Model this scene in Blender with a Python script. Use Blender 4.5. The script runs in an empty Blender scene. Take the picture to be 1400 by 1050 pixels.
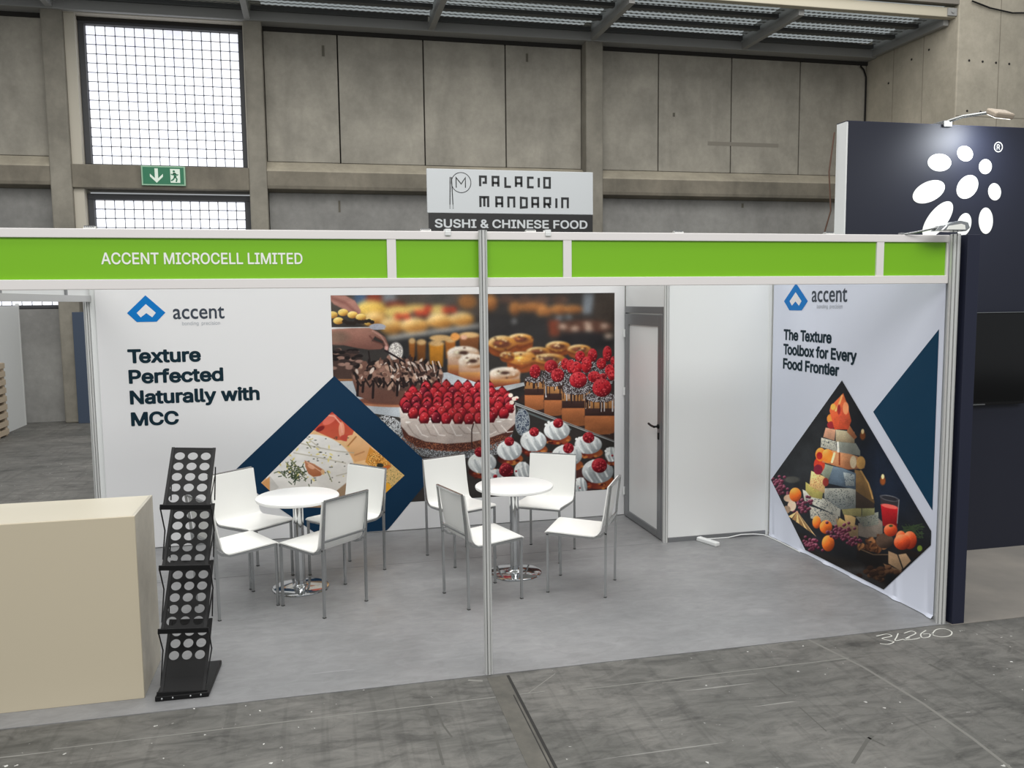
import bpy, bmesh, math, random
import numpy as np
from mathutils import Vector, Matrix
random.seed(7)
SC = bpy.context.scene
COL = SC.collection
PI = math.pi

# ------------------------------------------------------------------ camera
FL, CX, CY, CZ = 1160.63, -3.905, -4.5935, 2.1242
YAW, PITCH, ROLL = -0.2263, -0.0983, -0.0109
def cam_axes():
    f = np.array([-math.sin(YAW)*math.cos(PITCH), math.cos(YAW)*math.cos(PITCH), math.sin(PITCH)])
    r = np.array([math.cos(YAW), math.sin(YAW), 0.0]); u = np.cross(r, f)
    c, s = math.cos(ROLL), math.sin(ROLL)
    return c*r+s*u, -s*r+c*u, f
AR, AU, AF = cam_axes()
cd = bpy.data.cameras.new('camera'); cam = bpy.data.objects.new('camera', cd); COL.objects.link(cam)
cam.matrix_world = Matrix(((AR[0], AU[0], -AF[0], CX), (AR[1], AU[1], -AF[1], CY), (AR[2], AU[2], -AF[2], CZ), (0, 0, 0, 1)))
cd.sensor_fit = 'HORIZONTAL'; cd.sensor_width = 36; cd.lens = FL/1400*36; cd.clip_end = 200
SC.camera = cam

# ------------------------------------------------------------------ world, large lights, exposure
W = bpy.data.worlds.new('world'); SC.world = W; W.use_nodes = True
bg = W.node_tree.nodes['Background']; bg.inputs[0].default_value = (0.93, 0.97, 1.0, 1); bg.inputs[1].default_value = 0.36
def area(name, loc, size, power, rot=(0, 0, 0), col=(1, 1, 1)):
    l = bpy.data.lights.new(name, 'AREA'); l.shape = 'RECTANGLE'; l.size, l.size_y = size; l.energy = power; l.color = col
    o = bpy.data.objects.new(name, l); o.location = loc; o.rotation_euler = rot; COL.objects.link(o); return o
area('skylight', (-2.5, -0.5, 9.5), (12, 5), 640, (0, 0, 0), (1, 0.985, 0.96))
area('skylight_front', (-3.5, -9, 8.5), (14, 4), 900, (math.radians(58), 0, 0), (1, 0.985, 0.96))
area('rear_fill', (-2.0, 6.5, 9.2), (20, 4), 760, (math.radians(22), 0, 0), (1, 0.985, 0.955))  # fill light added to brighten the rear wall and the floor behind the booth
SC.view_settings.view_transform = 'Standard'; SC.view_settings.look = 'None'
SC.view_settings.exposure = 0.0; SC.view_settings.gamma = 1.0; SC.view_settings.use_curve_mapping = False

# ------------------------------------------------------------------ helpers
def lin(c):
    return tuple((v/255/12.92) if v/255 <= 0.04045 else ((v/255+0.055)/1.055)**2.4 for v in c)
MATS = {}
def mat(name, rgb, rough=0.5, metal=0.0, spec=0.5, emit=None, estr=0.0):
    if name in MATS: return MATS[name]
    m = bpy.data.materials.new(name); m.use_nodes = True; b = m.node_tree.nodes['Principled BSDF']
    b.inputs['Base Color'].default_value = (*lin(rgb), 1); b.inputs['Roughness'].default_value = rough
    b.inputs['Metallic'].default_value = metal; b.inputs['Specular IOR Level'].default_value = spec
    if emit: b.inputs['Emission Color'].default_value = (*lin(emit), 1); b.inputs['Emission Strength'].default_value = estr
    MATS[name] = m; return m
def N(m, t, **kw):
    n = m.node_tree.nodes.new(t)
    for k, v in kw.items(): setattr(n, k, v)
    return n
def L(m, a, b): m.node_tree.links.new(a, b)
def ramp(m, fac, stops):
    r = N(m, 'ShaderNodeValToRGB'); e = r.color_ramp.elements
    while len(e) > 1: e.remove(e[-1])
    e[0].position = stops[0][0]; e[0].color = (*stops[0][1], 1)
    for p, c in stops[1:]:
        x = e.new(p); x.color = (*c, 1)
    L(m, fac, r.inputs[0]); return r.outputs[0]
def noise(m, scale, detail=4, rough=0.55, stretch=(1, 1, 1), dist=0.0, seed=0.0):
    tc = N(m, 'ShaderNodeNewGeometry'); mp = N(m, 'ShaderNodeMapping')
    mp.inputs['Scale'].default_value = stretch; mp.inputs['Location'].default_value = (seed, seed*1.7, seed*0.3)
    L(m, tc.outputs['Position'], mp.inputs['Vector'])
    n = N(m, 'ShaderNodeTexNoise'); n.inputs['Scale'].default_value = scale; n.inputs['Detail'].default_value = detail
    n.inputs['Roughness'].default_value = rough; n.inputs['Distortion'].default_value = dist
    L(m, mp.outputs[0], n.inputs['Vector']); return n.outputs['Fac']
def mix(m, fac, a, b, mode='MIX'):
    x = N(m, 'ShaderNodeMix', data_type='RGBA', blend_type=mode)
    if isinstance(fac, float): x.inputs[0].default_value = fac
    else: L(m, fac, x.inputs[0])
    for v, s in ((a, 6), (b, 7)):
        if isinstance(v, tuple): x.inputs[s].default_value = (*v, 1)
        else: L(m, v, x.inputs[s])
    return x.outputs[2]
def g(v): return (v, v, v)
def bump(m, h, strength=0.2, dist=0.01):
    b = N(m, 'ShaderNodeBump'); b.inputs['Strength'].default_value = strength; b.inputs['Distance'].default_value = dist
    L(m, h, b.inputs['Height']); L(m, b.outputs[0], m.node_tree.nodes['Principled BSDF'].inputs['Normal'])
def concrete(name, c0, c1, scale=1.2, streak=True, stain=0.35, rough=0.85):
    m = mat(name, c0, rough); P = m.node_tree.nodes['Principled BSDF']
    a = ramp(m, noise(m, scale, 6, 0.6), [(0.3, lin(c0)), (0.7, lin(c1))])
    d = ramp(m, noise(m, 9, 5, 0.7), [(0.35, g(0.86)), (0.65, g(1.07))])
    c = mix(m, 0.55, a, mix(m, 1.0, a, d, 'MULTIPLY'))
    if streak:
        s = ramp(m, noise(m, 1.0, 4, 0.6, (1.5, 1.5, 0.5), 0.6, 3), [(0.36, g(1 - stain)), (0.62, g(1.0))])
        c = mix(m, 0.5, c, mix(m, 1.0, c, s, 'MULTIPLY'))
    L(m, c, P.inputs['Base Color']); bump(m, noise(m, 14, 6, 0.7), 0.25, 0.01)
    return m

WLOC = {}
def finish(o, parent, loc):
    COL.objects.link(o)
    if parent is not None:
        o.parent = parent
    return o
def wl(o): return WLOC.get(o.name, Vector((0, 0, 0)))
class MB:
    def __init__(s): s.bm = bmesh.new()
    def box(s, x0, x1, y0, y1, z0, z1, M=None):
        v = [s.bm.verts.new((x, y, z)) for x in (x0, x1) for y in (y0, y1) for z in (z0, z1)]
        for f in ((0, 1, 3, 2), (4, 6, 7, 5), (0, 4, 5, 1), (2, 3, 7, 6), (0, 2, 6, 4), (1, 5, 7, 3)):
            s.bm.faces.new([v[i] for i in f])
        if M is not None:
            for q in v: q.co = M @ q.co
        return s
    def quad(s, *p):
        s.bm.faces.new([s.bm.verts.new(q) for q in p]); return s
    def prism(s, pts, a, b):
        """pts: list of 3D points (planar), extruded from offset a to offset b (vectors)"""
        a, b = Vector(a), Vector(b)
        lo = [s.bm.verts.new(Vector(p)+a) for p in pts]; hi = [s.bm.verts.new(Vector(p)+b) for p in pts]
        n = len(pts)
        s.bm.faces.new(lo); s.bm.faces.new(hi[::-1])
        for i in range(n): s.bm.faces.new((lo[i], lo[(i+1) % n], hi[(i+1) % n], hi[i]))
        return s
    def tube(s, pts, r, n=10, closed=False, cap=True, prof=None, up=None):
        pts = [Vector(p) for p in pts]; rings = []; k = len(pts); pu = Vector(up) if up else None
        for i, p in enumerate(pts):
            if closed: t = (pts[(i+1) % k]-pts[i-1]).normalized()
            else: t = (pts[min(i+1, k-1)]-pts[max(i-1, 0)]).normalized()
            if pu is None: pu = Vector((0, 0, 1)) if abs(t.z) < 0.9 else Vector((0, 1, 0))
            x = t.cross(pu)
            if x.length < 1e-4: x = t.cross(Vector((1, 0, 0)))
            x.normalize(); y = x.cross(t).normalized(); pu = y
            if prof: ring = [s.bm.verts.new(p+x*a+y*b) for a, b in prof]
            else: ring = [s.bm.verts.new(p+(x*math.cos(2*PI*j/n)+y*math.sin(2*PI*j/n))*r) for j in range(n)]
            rings.append(ring)
        m = len(rings[0]); R = range(k if closed else k-1)
        for i in R:
            A, B = rings[i], rings[(i+1) % k]
            for j in range(m): s.bm.faces.new((A[j], A[(j+1) % m], B[(j+1) % m], B[j]))
        if cap and not closed: s.bm.faces.new(rings[0][::-1]); s.bm.faces.new(rings[-1])
        return s
    def lathe(s, prof, c, n=40):
        rings = []
        for r, z in prof:
            if r < 1e-6: rings.append([s.bm.verts.new((c[0], c[1], c[2]+z))])
            else: rings.append([s.bm.verts.new((c[0]+r*math.cos(2*PI*j/n), c[1]+r*math.sin(2*PI*j/n), c[2]+z)) for j in range(n)])
        for A, B in zip(rings, rings[1:]):
            for j in range(n):
                q = [A[j % len(A)], A[(j+1) % len(A)], B[(j+1) % len(B)], B[j % len(B)]]
                u = []
                for v in q:
                    if v not in u: u.append(v)
                if len(u) > 2: s.bm.faces.new(u)
        return s
    def build(s, name, m, parent=None, smooth=False, bevel=0, loc=None, seg=2):
        off = wl(parent) if parent is not None else Vector((0, 0, 0))
        base = Vector(loc) if (loc is not None and parent is None) else off
        for v in s.bm.verts: v.co -= base
        bmesh.ops.recalc_face_normals(s.bm, faces=s.bm.faces)
        me = bpy.data.meshes.new(name); s.bm.to_mesh(me); s.bm.free()
        me.materials.append(m)
        if smooth:
            for p in me.polygons: p.use_smooth = True
            try: me.set_sharp_from_angle(angle=math.radians(35))
            except Exception: pass
        o = bpy.data.objects.new(name, me); COL.objects.link(o)
        if parent is not None: o.parent = parent
        else: o.location = base
        WLOC[o.name] = base.copy()
        if bevel:
            b = o.modifiers.new('bevel', 'BEVEL'); b.width = bevel; b.segments = seg; b.limit_method = 'ANGLE'
        return o
def tag(o, label=None, cat=None, group=None, kind=None):
    if label: o['label'] = label
    if cat: o['category'] = cat
    if group: o['group'] = group
    if kind: o['kind'] = kind
    return o
def thing(name, loc, label, cat, group=None, rz=0):
    o = bpy.data.objects.new(name, None); o.empty_display_size = 0.1; o.location = loc; o.rotation_euler = (0, 0, rz); COL.objects.link(o)
    WLOC[o.name] = Vector(loc); return tag(o, label, cat, group)
def struct(o): o['kind'] = 'structure'; return o
def copy_tree(o, parent=None):
    c = o.copy(); COL.objects.link(c)
    if parent is not None: c.parent = parent
    for ch in list(o.children): copy_tree(ch, c)
    return c
def ball(mb, c, r, n=12, sc=(1, 1, 1)):
    M = Matrix.Translation(c) @ Matrix.Diagonal((*sc, 1))
    bmesh.ops.create_uvsphere(mb.bm, u_segments=n, v_segments=max(6, n//2), radius=r, matrix=M)

# text ---------------------------------------------------------------
FONT = None
try:
    import os
    FONT = bpy.data.fonts.load(os.path.join(bpy.utils.resource_path('LOCAL'), 'datafiles', 'fonts', 'Inter.woff2'))
except Exception:
    FONT = None
TCACHE = {}
def text_loops(s, space=1.0, font=True):
    """closed outlines of a line of lettering"""
    key = (s, space, font)
    if key in TCACHE: return TCACHE[key]
    cu = bpy.data.curves.new('t', 'FONT'); cu.body = s; cu.size = 1; cu.space_character = space; cu.resolution_u = 4; cu.fill_mode = 'NONE'
    if font and FONT: cu.font = FONT
    o = bpy.data.objects.new('t', cu); COL.objects.link(o)
    dg = bpy.context.evaluated_depsgraph_get(); dg.update()
    me = bpy.data.meshes.new_from_object(o.evaluated_get(dg))
    vs = [(v.co.x, v.co.y) for v in me.vertices]; n = len(vs); par = list(range(n))
    def find(i):
        while par[i] != i: par[i] = par[par[i]]; i = par[i]
        return i
    for e in me.edges: par[find(e.vertices[0])] = find(e.vertices[1])
    loops = {}
    for i in range(n): loops.setdefault(find(i), []).append(vs[i])
    bpy.data.objects.remove(o); bpy.data.curves.remove(cu); bpy.data.meshes.remove(me)
    out = [np.array(l) for l in loops.values() if len(l) > 2]
    for i in range(len(s)-1):      # kern T-e, T-o, F-o pairs
        k = {'Te': .075, 'To': .075, 'Fo': .02}.get(s[i:i+2], 0)
        if k and len(s) > 1:
            edge = np.concatenate(text_loops(s[:i+1]+'', space, font))[:, 0].max() if i else np.concatenate(text_loops(s[0], space, font))[:, 0].max()
            out = [l-np.array([k, 0]) if l[:, 0].mean() > edge else l for l in out]
    TCACHE[key] = out; return out
def text_into(mb, s, org, ex, ey, cap, width=None, bold=0.0, space=1.0, font=True, center=False, res=34):
    """lettering with its baseline-left at org; cap = capital height, width = total width, bold = extra stroke (em)"""
    h = np.concatenate(text_loops('H', 1.0, font)); ch = h[:, 1].max()-h[:, 1].min(); b0 = h[:, 1].min()
    LP_ = text_loops(s, space, font); allp = np.concatenate(LP_)
    x0, x1 = allp[:, 0].min()-bold, allp[:, 0].max()+bold; sy = cap/(ch+2*bold); sx = sy if width is None else width/(x1-x0)
    st = ch/res; gx = np.arange(x0-2*st, x1+3*st, st); gy = np.arange(allp[:, 1].min()-bold-2*st, allp[:, 1].max()+bold+3*st, st)
    A = np.concatenate([l for l in LP_]); B = np.concatenate([np.roll(l, -1, 0) for l in LP_]); X, Y = np.meshgrid(gx, gy)
    sd = np.full(X.shape, 9.0); wn = np.zeros(X.shape, int); R_ = bold+3*st
    for (ax, ay), (bx, by) in zip(A, B):
        i0, i1 = np.searchsorted(gy, [min(ay, by)-R_, max(ay, by)+R_]); j0, j1 = np.searchsorted(gx, [min(ax, bx)-R_, max(ax, bx)+R_])
        x, y = X[i0:i1, j0:j1], Y[i0:i1, j0:j1]; l2 = (bx-ax)**2+(by-ay)**2
        if l2 < 1e-14: continue
        t = np.clip(((x-ax)*(bx-ax)+(y-ay)*(by-ay))/l2, 0, 1)
        sd[i0:i1, j0:j1] = np.minimum(sd[i0:i1, j0:j1], np.hypot(x-ax-t*(bx-ax), y-ay-t*(by-ay)))
        if ay != by:
            k0, k1 = np.searchsorted(gy, [min(ay, by), max(ay, by)])
            for k in range(k0, k1):
                xi = ax+(gy[k]-ay)/(by-ay)*(bx-ax); wn[k, :np.searchsorted(gx, xi)] += 1 if by > ay else -1
    F = np.where(wn != 0, -sd, sd)-bold-1e-4
    org, ex, ey = Vector(org), Vector(ex), Vector(ey); w = (x1-x0)*sx; o = -w/2 if center else 0; cache = {}
    def vert(px, py):
        k = (round(px*2e5), round(py*2e5))
        if k not in cache: cache[k] = mb.bm.verts.new(org+ex*((px-x0)*sx+o)+ey*((py-b0+bold)*sy))
        return cache[k]
    ny, nx = F.shape
    for j in range(ny-1):
        i = 0
        while i < nx-1:
            q = [(i, j), (i+1, j), (i+1, j+1), (i, j+1)]; f = [F[b_, a_] for a_, b_ in q]; ins = [v < 0 for v in f]
            if all(ins):
                k = i
                while k+1 < nx-1 and F[j, k+2] < 0 and F[j+1, k+2] < 0: k += 1
                mb.bm.faces.new([vert(gx[a_], gy[j]) for a_ in range(i, k+2)]+[vert(gx[a_], gy[j+1]) for a_ in range(k+1, i-1, -1)]); i = k+1; continue
            if any(ins):
                p = []
                for c in range(4):
                    d = (c+1) % 4; pc = (gx[q[c][0]], gy[q[c][1]]); pd = (gx[q[d][0]], gy[q[d][1]])
                    if ins[c]: p.append(pc)
                    if ins[c] != ins[d]:
                        t = f[c]/(f[c]-f[d]); p.append((pc[0]+(pd[0]-pc[0])*t, pc[1]+(pd[1]-pc[1])*t))
                vv = []
                for z in p:
                    v = vert(*z)
                    if v not in vv: vv.append(v)
                if len(vv) > 2:
                    try: mb.bm.faces.new(vv)
                    except Exception: pass
            i += 1
    return w
def flat(mb, pts, org, ex, ey):
    org, ex, ey = Vector(org), Vector(ex), Vector(ey)
    mb.bm.faces.new([mb.bm.verts.new(org+ex*p[0]+ey*p[1]) for p in pts])
def ring2d(mb, c, r0, r1, org, ex, ey, n=40):
    org, ex, ey = Vector(org), Vector(ex), Vector(ey)
    A = [[mb.bm.verts.new(org+ex*(c[0]+r*math.cos(2*PI*i/n))+ey*(c[1]+r*math.sin(2*PI*i/n))) for i in range(n)] for r in (r0, r1)]
    for i in range(n): mb.bm.faces.new((A[0][i], A[0][(i+1) % n], A[1][(i+1) % n], A[1][i]))
def stroke(mb, pts, w, org, ex, ey):
    """flat mitred ribbon"""
    p = [Vector(q) for q in pts]; l, r = [], []; k = len(p)
    for i in range(k):
        d1 = (p[i]-p[i-1]).normalized() if i else (p[1]-p[0]).normalized()
        d2 = (p[i+1]-p[i]).normalized() if i < k-1 else d1
        n1 = Vector((-d1.y, d1.x)); n2 = Vector((-d2.y, d2.x)); n = (n1+n2)
        if n.length < 1e-6: n = n1
        n.normalize(); s = w/2/max(0.35, n.dot(n1)); l.append(p[i]+n*s); r.append(p[i]-n*s)
    org, ex, ey = Vector(org), Vector(ex), Vector(ey)
    A = [mb.bm.verts.new(org+ex*q.x+ey*q.y) for q in l]; B = [mb.bm.verts.new(org+ex*q.x+ey*q.y) for q in r]
    for i in range(k-1): mb.bm.faces.new((A[i], A[i+1], B[i+1], B[i]))
EX, EY, EZ = Vector((1, 0, 0)), Vector((0, 1, 0)), Vector((0, 0, 1))

# ------------------------------------------------------------------ materials
M_floor = mat('hall_concrete', (104, 103, 100), 0.62)
def floor_nodes(m):
    P = m.node_tree.nodes['Principled BSDF']
    a = ramp(m, noise(m, 0.9, 7, 0.62, (1, 1.4, 1), 0.3), [(0.3, lin((86, 86, 82))), (0.5, lin((104, 103, 99))), (0.72, lin((124, 122, 117)))])
    d = ramp(m, noise(m, 5, 8, 0.72, (1, 2.2, 1), 0.8, 5), [(0.3, g(0.5)), (0.5, g(0.92)), (0.72, g(1.25))])
    c = mix(m, 1.0, a, d, 'MULTIPLY')
    st = ramp(m, noise(m, 2.2, 6, 0.7, (0.6, 2.4, 1), 1.5, 11), [(0.53, g(1.0)), (0.66, g(0.55))])
    c = mix(m, 0.8, c, mix(m, 1.0, c, st, 'MULTIPLY'))
    tr = ramp(m, noise(m, 3.0, 3, 0.6, (4.5, 0.25, 1), 0.2, 2), [(0.56, g(1.0)), (0.64, g(0.72))])
    c = mix(m, 0.6, c, mix(m, 1.0, c, tr, 'MULTIPLY'))
    sc = ramp(m, noise(m, 2.5, 2, 0.4, (0.22, 9, 1), 0.1, 23), [(0.735, g(0.0)), (0.75, g(0.35))])
    c = mix(m, sc, c, lin((190, 189, 184)))
    sp = ramp(m, noise(m, 26, 2, 0.5, (1, 1, 1), 0, 31), [(0.725, g(0.0)), (0.745, g(0.9))])
    ms = ramp(m, noise(m, 1.3, 3, 0.5, (1, 1, 1), 0, 9), [(0.42, g(0.0)), (0.55, g(1.0))])
    c = mix(m, mix(m, 1.0, sp, ms, 'MULTIPLY'), c, lin((225, 224, 220)))
    L(m, c, P.inputs['Base Color']); bump(m, noise(m, 30, 5, 0.7), 0.15, 0.005)
floor_nodes(M_floor)
M_vinyl = mat('grey_vinyl', (150, 152, 154), 0.42)
def vinyl_nodes(m):
    P = m.node_tree.nodes['Principled BSDF']
    a = ramp(m, noise(m, 1.1, 6, 0.6, (1, 1.2, 1), 0.3, 4), [(0.3, lin((127, 128, 129))), (0.7, lin((146, 146, 147)))])
    d = ramp(m, noise(m, 7, 6, 0.7, (1, 2.0, 1), 0.8, 8), [(0.3, g(0.82)), (0.7, g(1.08))])
    c = mix(m, 1.0, a, d, 'MULTIPLY')
    sc = ramp(m, noise(m, 2.0, 2, 0.4, (0.25, 8, 1), 0.2, 41), [(0.74, g(0.0)), (0.76, g(0.3))])
    c = mix(m, sc, c, lin((190, 191, 192)))
    L(m, c, P.inputs['Base Color'])
    r = ramp(m, noise(m, 3, 4, 0.6, (1, 1, 1), 0, 2), [(0.3, g(0.36)), (0.7, g(0.55))]); L(m, r, P.inputs['Roughness'])
vinyl_nodes(M_vinyl)
M_nfloor = mat('taupe_carpet', (142, 138, 132), 0.75)
L(M_nfloor, ramp(M_nfloor, noise(M_nfloor, 1.6, 6, 0.6), [(0.3, lin((122, 119, 114))), (0.7, lin((146, 140, 132)))]), M_nfloor.node_tree.nodes['Principled BSDF'].inputs['Base Color'])
M_conc = concrete('wall_concrete', (142, 138, 128), (170, 165, 153))
M_conc2 = concrete('ledge_concrete', (150, 143, 128), (176, 168, 150), stain=0.3)
M_beam = concrete('beam_concrete', (110, 105, 94), (138, 131, 117), stain=0.45)
M_col = concrete('column_concrete', (122, 118, 108), (150, 145, 133), stain=0.4)
M_pier = concrete('pier_concrete', (168, 161, 145), (190, 182, 165), stain=0.25)
M_low = concrete('lower_concrete', (128, 127, 124), (150, 149, 145), stain=0.3)
M_hole = mat('dark_hole', (40, 38, 35), 0.9)
M_white = mat('white_panel', (228, 230, 229), 0.38)
M_banner = mat('banner_white', (226, 226, 227), 0.55)
M_bannerR = mat('banner_cool_white', (221, 226, 240), 0.5)
M_rail = mat('fascia_rail', (232, 228, 226), 0.4)
M_alu = mat('aluminium', (214, 215, 213), 0.35, 0.25)
M_aludk = mat('aluminium_dark', (138, 140, 142), 0.4, 0.6)
M_groove = mat('post_groove', (105, 106, 106), 0.6, 0.3)
M_green = mat('green_board', (126, 190, 28), 0.35)
M_lwhite = mat('letter_white', (245, 246, 240), 0.5)
M_navyp = mat('navy_print', (10, 48, 76), 0.55, spec=.2)
M_navyp2 = mat('teal_print', (0, 56, 84), 0.5, spec=.2)
M_ink = mat('dark_ink', (8, 38, 50), 0.55, spec=.2)
M_inkg = mat('slate_ink', (46, 56, 70), 0.5)
M_blue = mat('logo_blue', (0, 116, 192), 0.5, spec=.2)
M_lgrey = mat('pale_grey_ink', (176, 180, 186), 0.5)
M_black = mat('black_plastic', (14, 14, 15), 0.45, spec=.3)
M_rack = mat('black_acrylic', (9, 9, 10), 0.5, spec=.25)
M_chrome = mat('chrome', (205, 207, 208), 0.09, 1.0)
M_steel = mat('satin_steel', (170, 172, 172), 0.25, 1.0)
M_legs = mat('satin_chrome', (186, 188, 188), 0.25, 0.92)
M_chair = mat('white_laminate', (242, 242, 238), 0.3)
M_table = mat('table_white', (244, 244, 242), 0.28)
M_beige = mat('beige_laminate', (204, 193, 169), 0.42)
M_beige2 = mat('beige_top', (214, 207, 188), 0.3)
M_navy = mat('navy_wall', (30, 33, 47), 0.5)
M_navyd = mat('navy_trim', (30, 34, 54), 0.5)
M_screen = mat('screen', (8, 8, 9), 0.12)
M_frame = mat('window_frame', (62, 63, 66), 0.6)
M_sgrey = mat('sign_grey', (206, 210, 212), 0.45)
M_sblack = mat('sign_black', (34, 34, 34), 0.5)
M_sink = mat('sign_ink', (26, 28, 30), 0.5)
M_exit = mat('exit_green', (22, 112, 76), 0.45)
M_exitw = mat('exit_white', (226, 240, 226), 0.5)
M_steelbeam = mat('grey_steel_beam', (150, 150, 148), 0.55)
M_cream = mat('cream_beam', (186, 179, 160), 0.6)
M_grate = mat('galvanised_grating', (120, 122, 120), 0.5, 0.2)
M_dark = mat('dark_void', (40, 41, 42), 0.9)
M_wood = mat('pale_wood', (190, 174, 152), 0.6)
M_woodd = mat('dark_gap', (112, 84, 62), 0.8)
M_slate = mat('slate_blue_board', (58, 70, 88), 0.45)
M_chalk = mat('chalk', (205, 205, 198), 0.9)
M_rubber = mat('dark_rubber', (58, 58, 56), 0.8)
M_pane = mat('glass_block', (235, 238, 245), 0.25)
def pane_nodes(m):
    P = m.node_tree.nodes['Principled BSDF']
    e = ramp(m, noise(m, 5.0, 3, 0.5, (1, 1, 1), 0, 3), [(0.3, (0.86, 0.86, 0.97)), (0.5, (0.94, 0.96, 1.0)), (0.7, (1, 0.98, 0.98))])
    L(m, e, P.inputs['Emission Color']); P.inputs['Emission Strength'].default_value = 0.80
pane_nodes(M_pane)
def vcol_mat(name, rough=0.5):
    m = mat(name, (200, 200, 200), rough, spec=.15); a = N(m, 'ShaderNodeAttribute'); a.attribute_name = 'print'
    L(m, a.outputs['Color'], m.node_tree.nodes['Principled BSDF'].inputs['Base Color']); return m
M_photo = vcol_mat('printed_photo', 0.5)

# ================================================================== SETTING: hall shell
b = MB(); b.quad((-18, -12, 0), (14, -12, 0), (14, 14, 0), (-18, 14, 0)); o = struct(b.build('floor', M_floor))
# expansion joint in the hall floor, running toward the viewer
b = MB(); b.box(-3.025, -2.895, -6.0, -0.06, 0.0, 0.0012); struct(b.build('expansion_joint', concrete('joint_fill', (78, 77, 72), (104, 101, 94), 5, False), o))
b = MB(); b.box(-2.912, -2.896, -6.0, -0.06, 0.0, 0.0020); b.box(-2.93, -2.924, -6.0, -0.3, 0.0, 0.0018); struct(b.build('joint_groove', mat('joint_dark', (38, 37, 35), 0.8), o))
# painted pale lines left on the slab
b = MB(); b.box(-5.2, -2.75, -0.305, -0.297, 0, 0.001); b.box(-2.6, -0.9, -0.335, -0.328, 0, 0.001)
struct(b.build('scuffed_line', mat('scuff_pale', (128, 127, 122), 0.8), o))
def atp(px, py, axis, val):
    d = AF+(px-700)/FL*AR-(py-525)/FL*AU; c = np.array([CX, CY, CZ]); t = (val-c[axis])/d[axis]; return Vector(c+d*t)
def scuff(pts, w, m):
    mb = MB(); stroke(mb, [atp(x, y, 2, 0).xy for x, y in pts], w, (0, 0, .0006), EX, EY); struct(mb.build('scuffed_line', m, o))
MS1, MS2 = mat('scuff_pale', (128, 127, 122)), mat('scuff_dark', (86, 85, 81), .8)
scuff([(722, 948), (740, 935), (759, 921)], .006, MS1); scuff([(1100, 872), (1180, 912), (1262, 962), (1330, 1010), (1384, 1052)], .018, mat('scuff_mid', (116, 115, 110), .8)); scuff([(905, 934), (1035, 921)], .007, MS1); scuff([(640, 930), (660, 931)], .02, MS1)
scuff([(1166, 1044), (1186, 1012), (1193, 1006)], .018, MS2); scuff([(1186, 1008), (1210, 1020)], .012, MS2); scuff([(582, 966), (590, 992)], .016, MS2); scuff([(594, 1000), (606, 1046)], .014, MS2); scuff([(597, 970), (606, 992), (618, 1008)], .010, MS2); scuff([(1270, 908), (1288, 917)], .02, MS2); scuff([(1045, 925), (1075, 950)], .010, MS2); scuff([(1092, 966), (1130, 1000)], .008, MS2)

# booth vinyl flooring
b = MB(); b.box(-7.2, 0.045, -0.03, 3.3, 0.0, 0.004); o = struct(b.build('floor', M_vinyl))
b = MB(); b.box(-5.75, 0.0, 2.165, 2.172, 0.0, 0.0046); struct(b.build('vinyl_seam', mat('seam_grey', (112, 113, 114), 0.6), o))
b = MB(); b.box(0.045, 7.0, -0.05, 3.3, 0.0, 0.003); struct(b.build('floor', M_nfloor))

WY = 12.35; PY_ = 12.05   # wall face, front of columns and ledge
gap = 0.012
b = MB()
def panel(x0, x1, z0, z1, mb, y=WY): mb.box(x0+gap, x1-gap, y, y+0.25, z0, z1)
cols = [(-8.37, -8.02), (-5.01, -4.69), (1.51, 1.87)]
xs_up = [[-12.0, -10.0, -8.37], [-4.69, -3.33, -1.70, -0.07, 1.51], [1.87, 3.18, 4.83, 6.44, 8.05]]
for row in xs_up:
    for x0, x1 in zip(row, row[1:]): panel(x0, x1, 4.78, 7.6, b)
wb = struct(b.build('wall_back', M_conc, bevel=0.008))
b = MB()
for x0, x1 in ((-4.69, 1.51), (1.87, 8.05)): panel(x0, x1, 0, 4.2, b)
panel(-12, -8.37, 2.95, 4.2, b); panel(-12, -8.37, 0, 2.06, b); panel(-8.02, -5.01, 0, 2.6, b)
struct(b.build('lower_panels', M_low, wb))
b = MB(); b.box(-12, -7.95, WY+0.27, WY+0.4, 0, 8.6); b.box(-4.9, 8.3, WY+0.27, WY+0.4, 0, 8.6); b.box(-7.95, -4.9, WY+0.27, WY+0.4, 7.3, 8.6)
struct(b.build('panel_backing', M_hole, wb))
# stains and drill marks on the panels
b = MB()
for x, z, w, h in ((-3.62, 6.75, .05, .2), (0.35, 6.85, .05, .16), (3.5, 5.9, .05, .08), (-3.4, 3.85, .04, .22), (5.1, 4.05, .05, .09)):
    b.box(x, x+w, WY-0.004, WY, z, z+h)
struct(b.build('wall_stain', mat('stain', (98, 94, 84), 0.9), wb))
b = MB(); b.box(4.3, 5.95, WY-0.003, WY, 5.34, 5.42); struct(b.build('dark_smear', mat('smear', (132, 127, 117), 0.9), wb))
for x0, x1 in cols:
    b = MB(); b.box(x0, x1, PY_, WY+0.3, 0, 7.6); struct(b.build('concrete_column', M_col, bevel=0.025))
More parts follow.
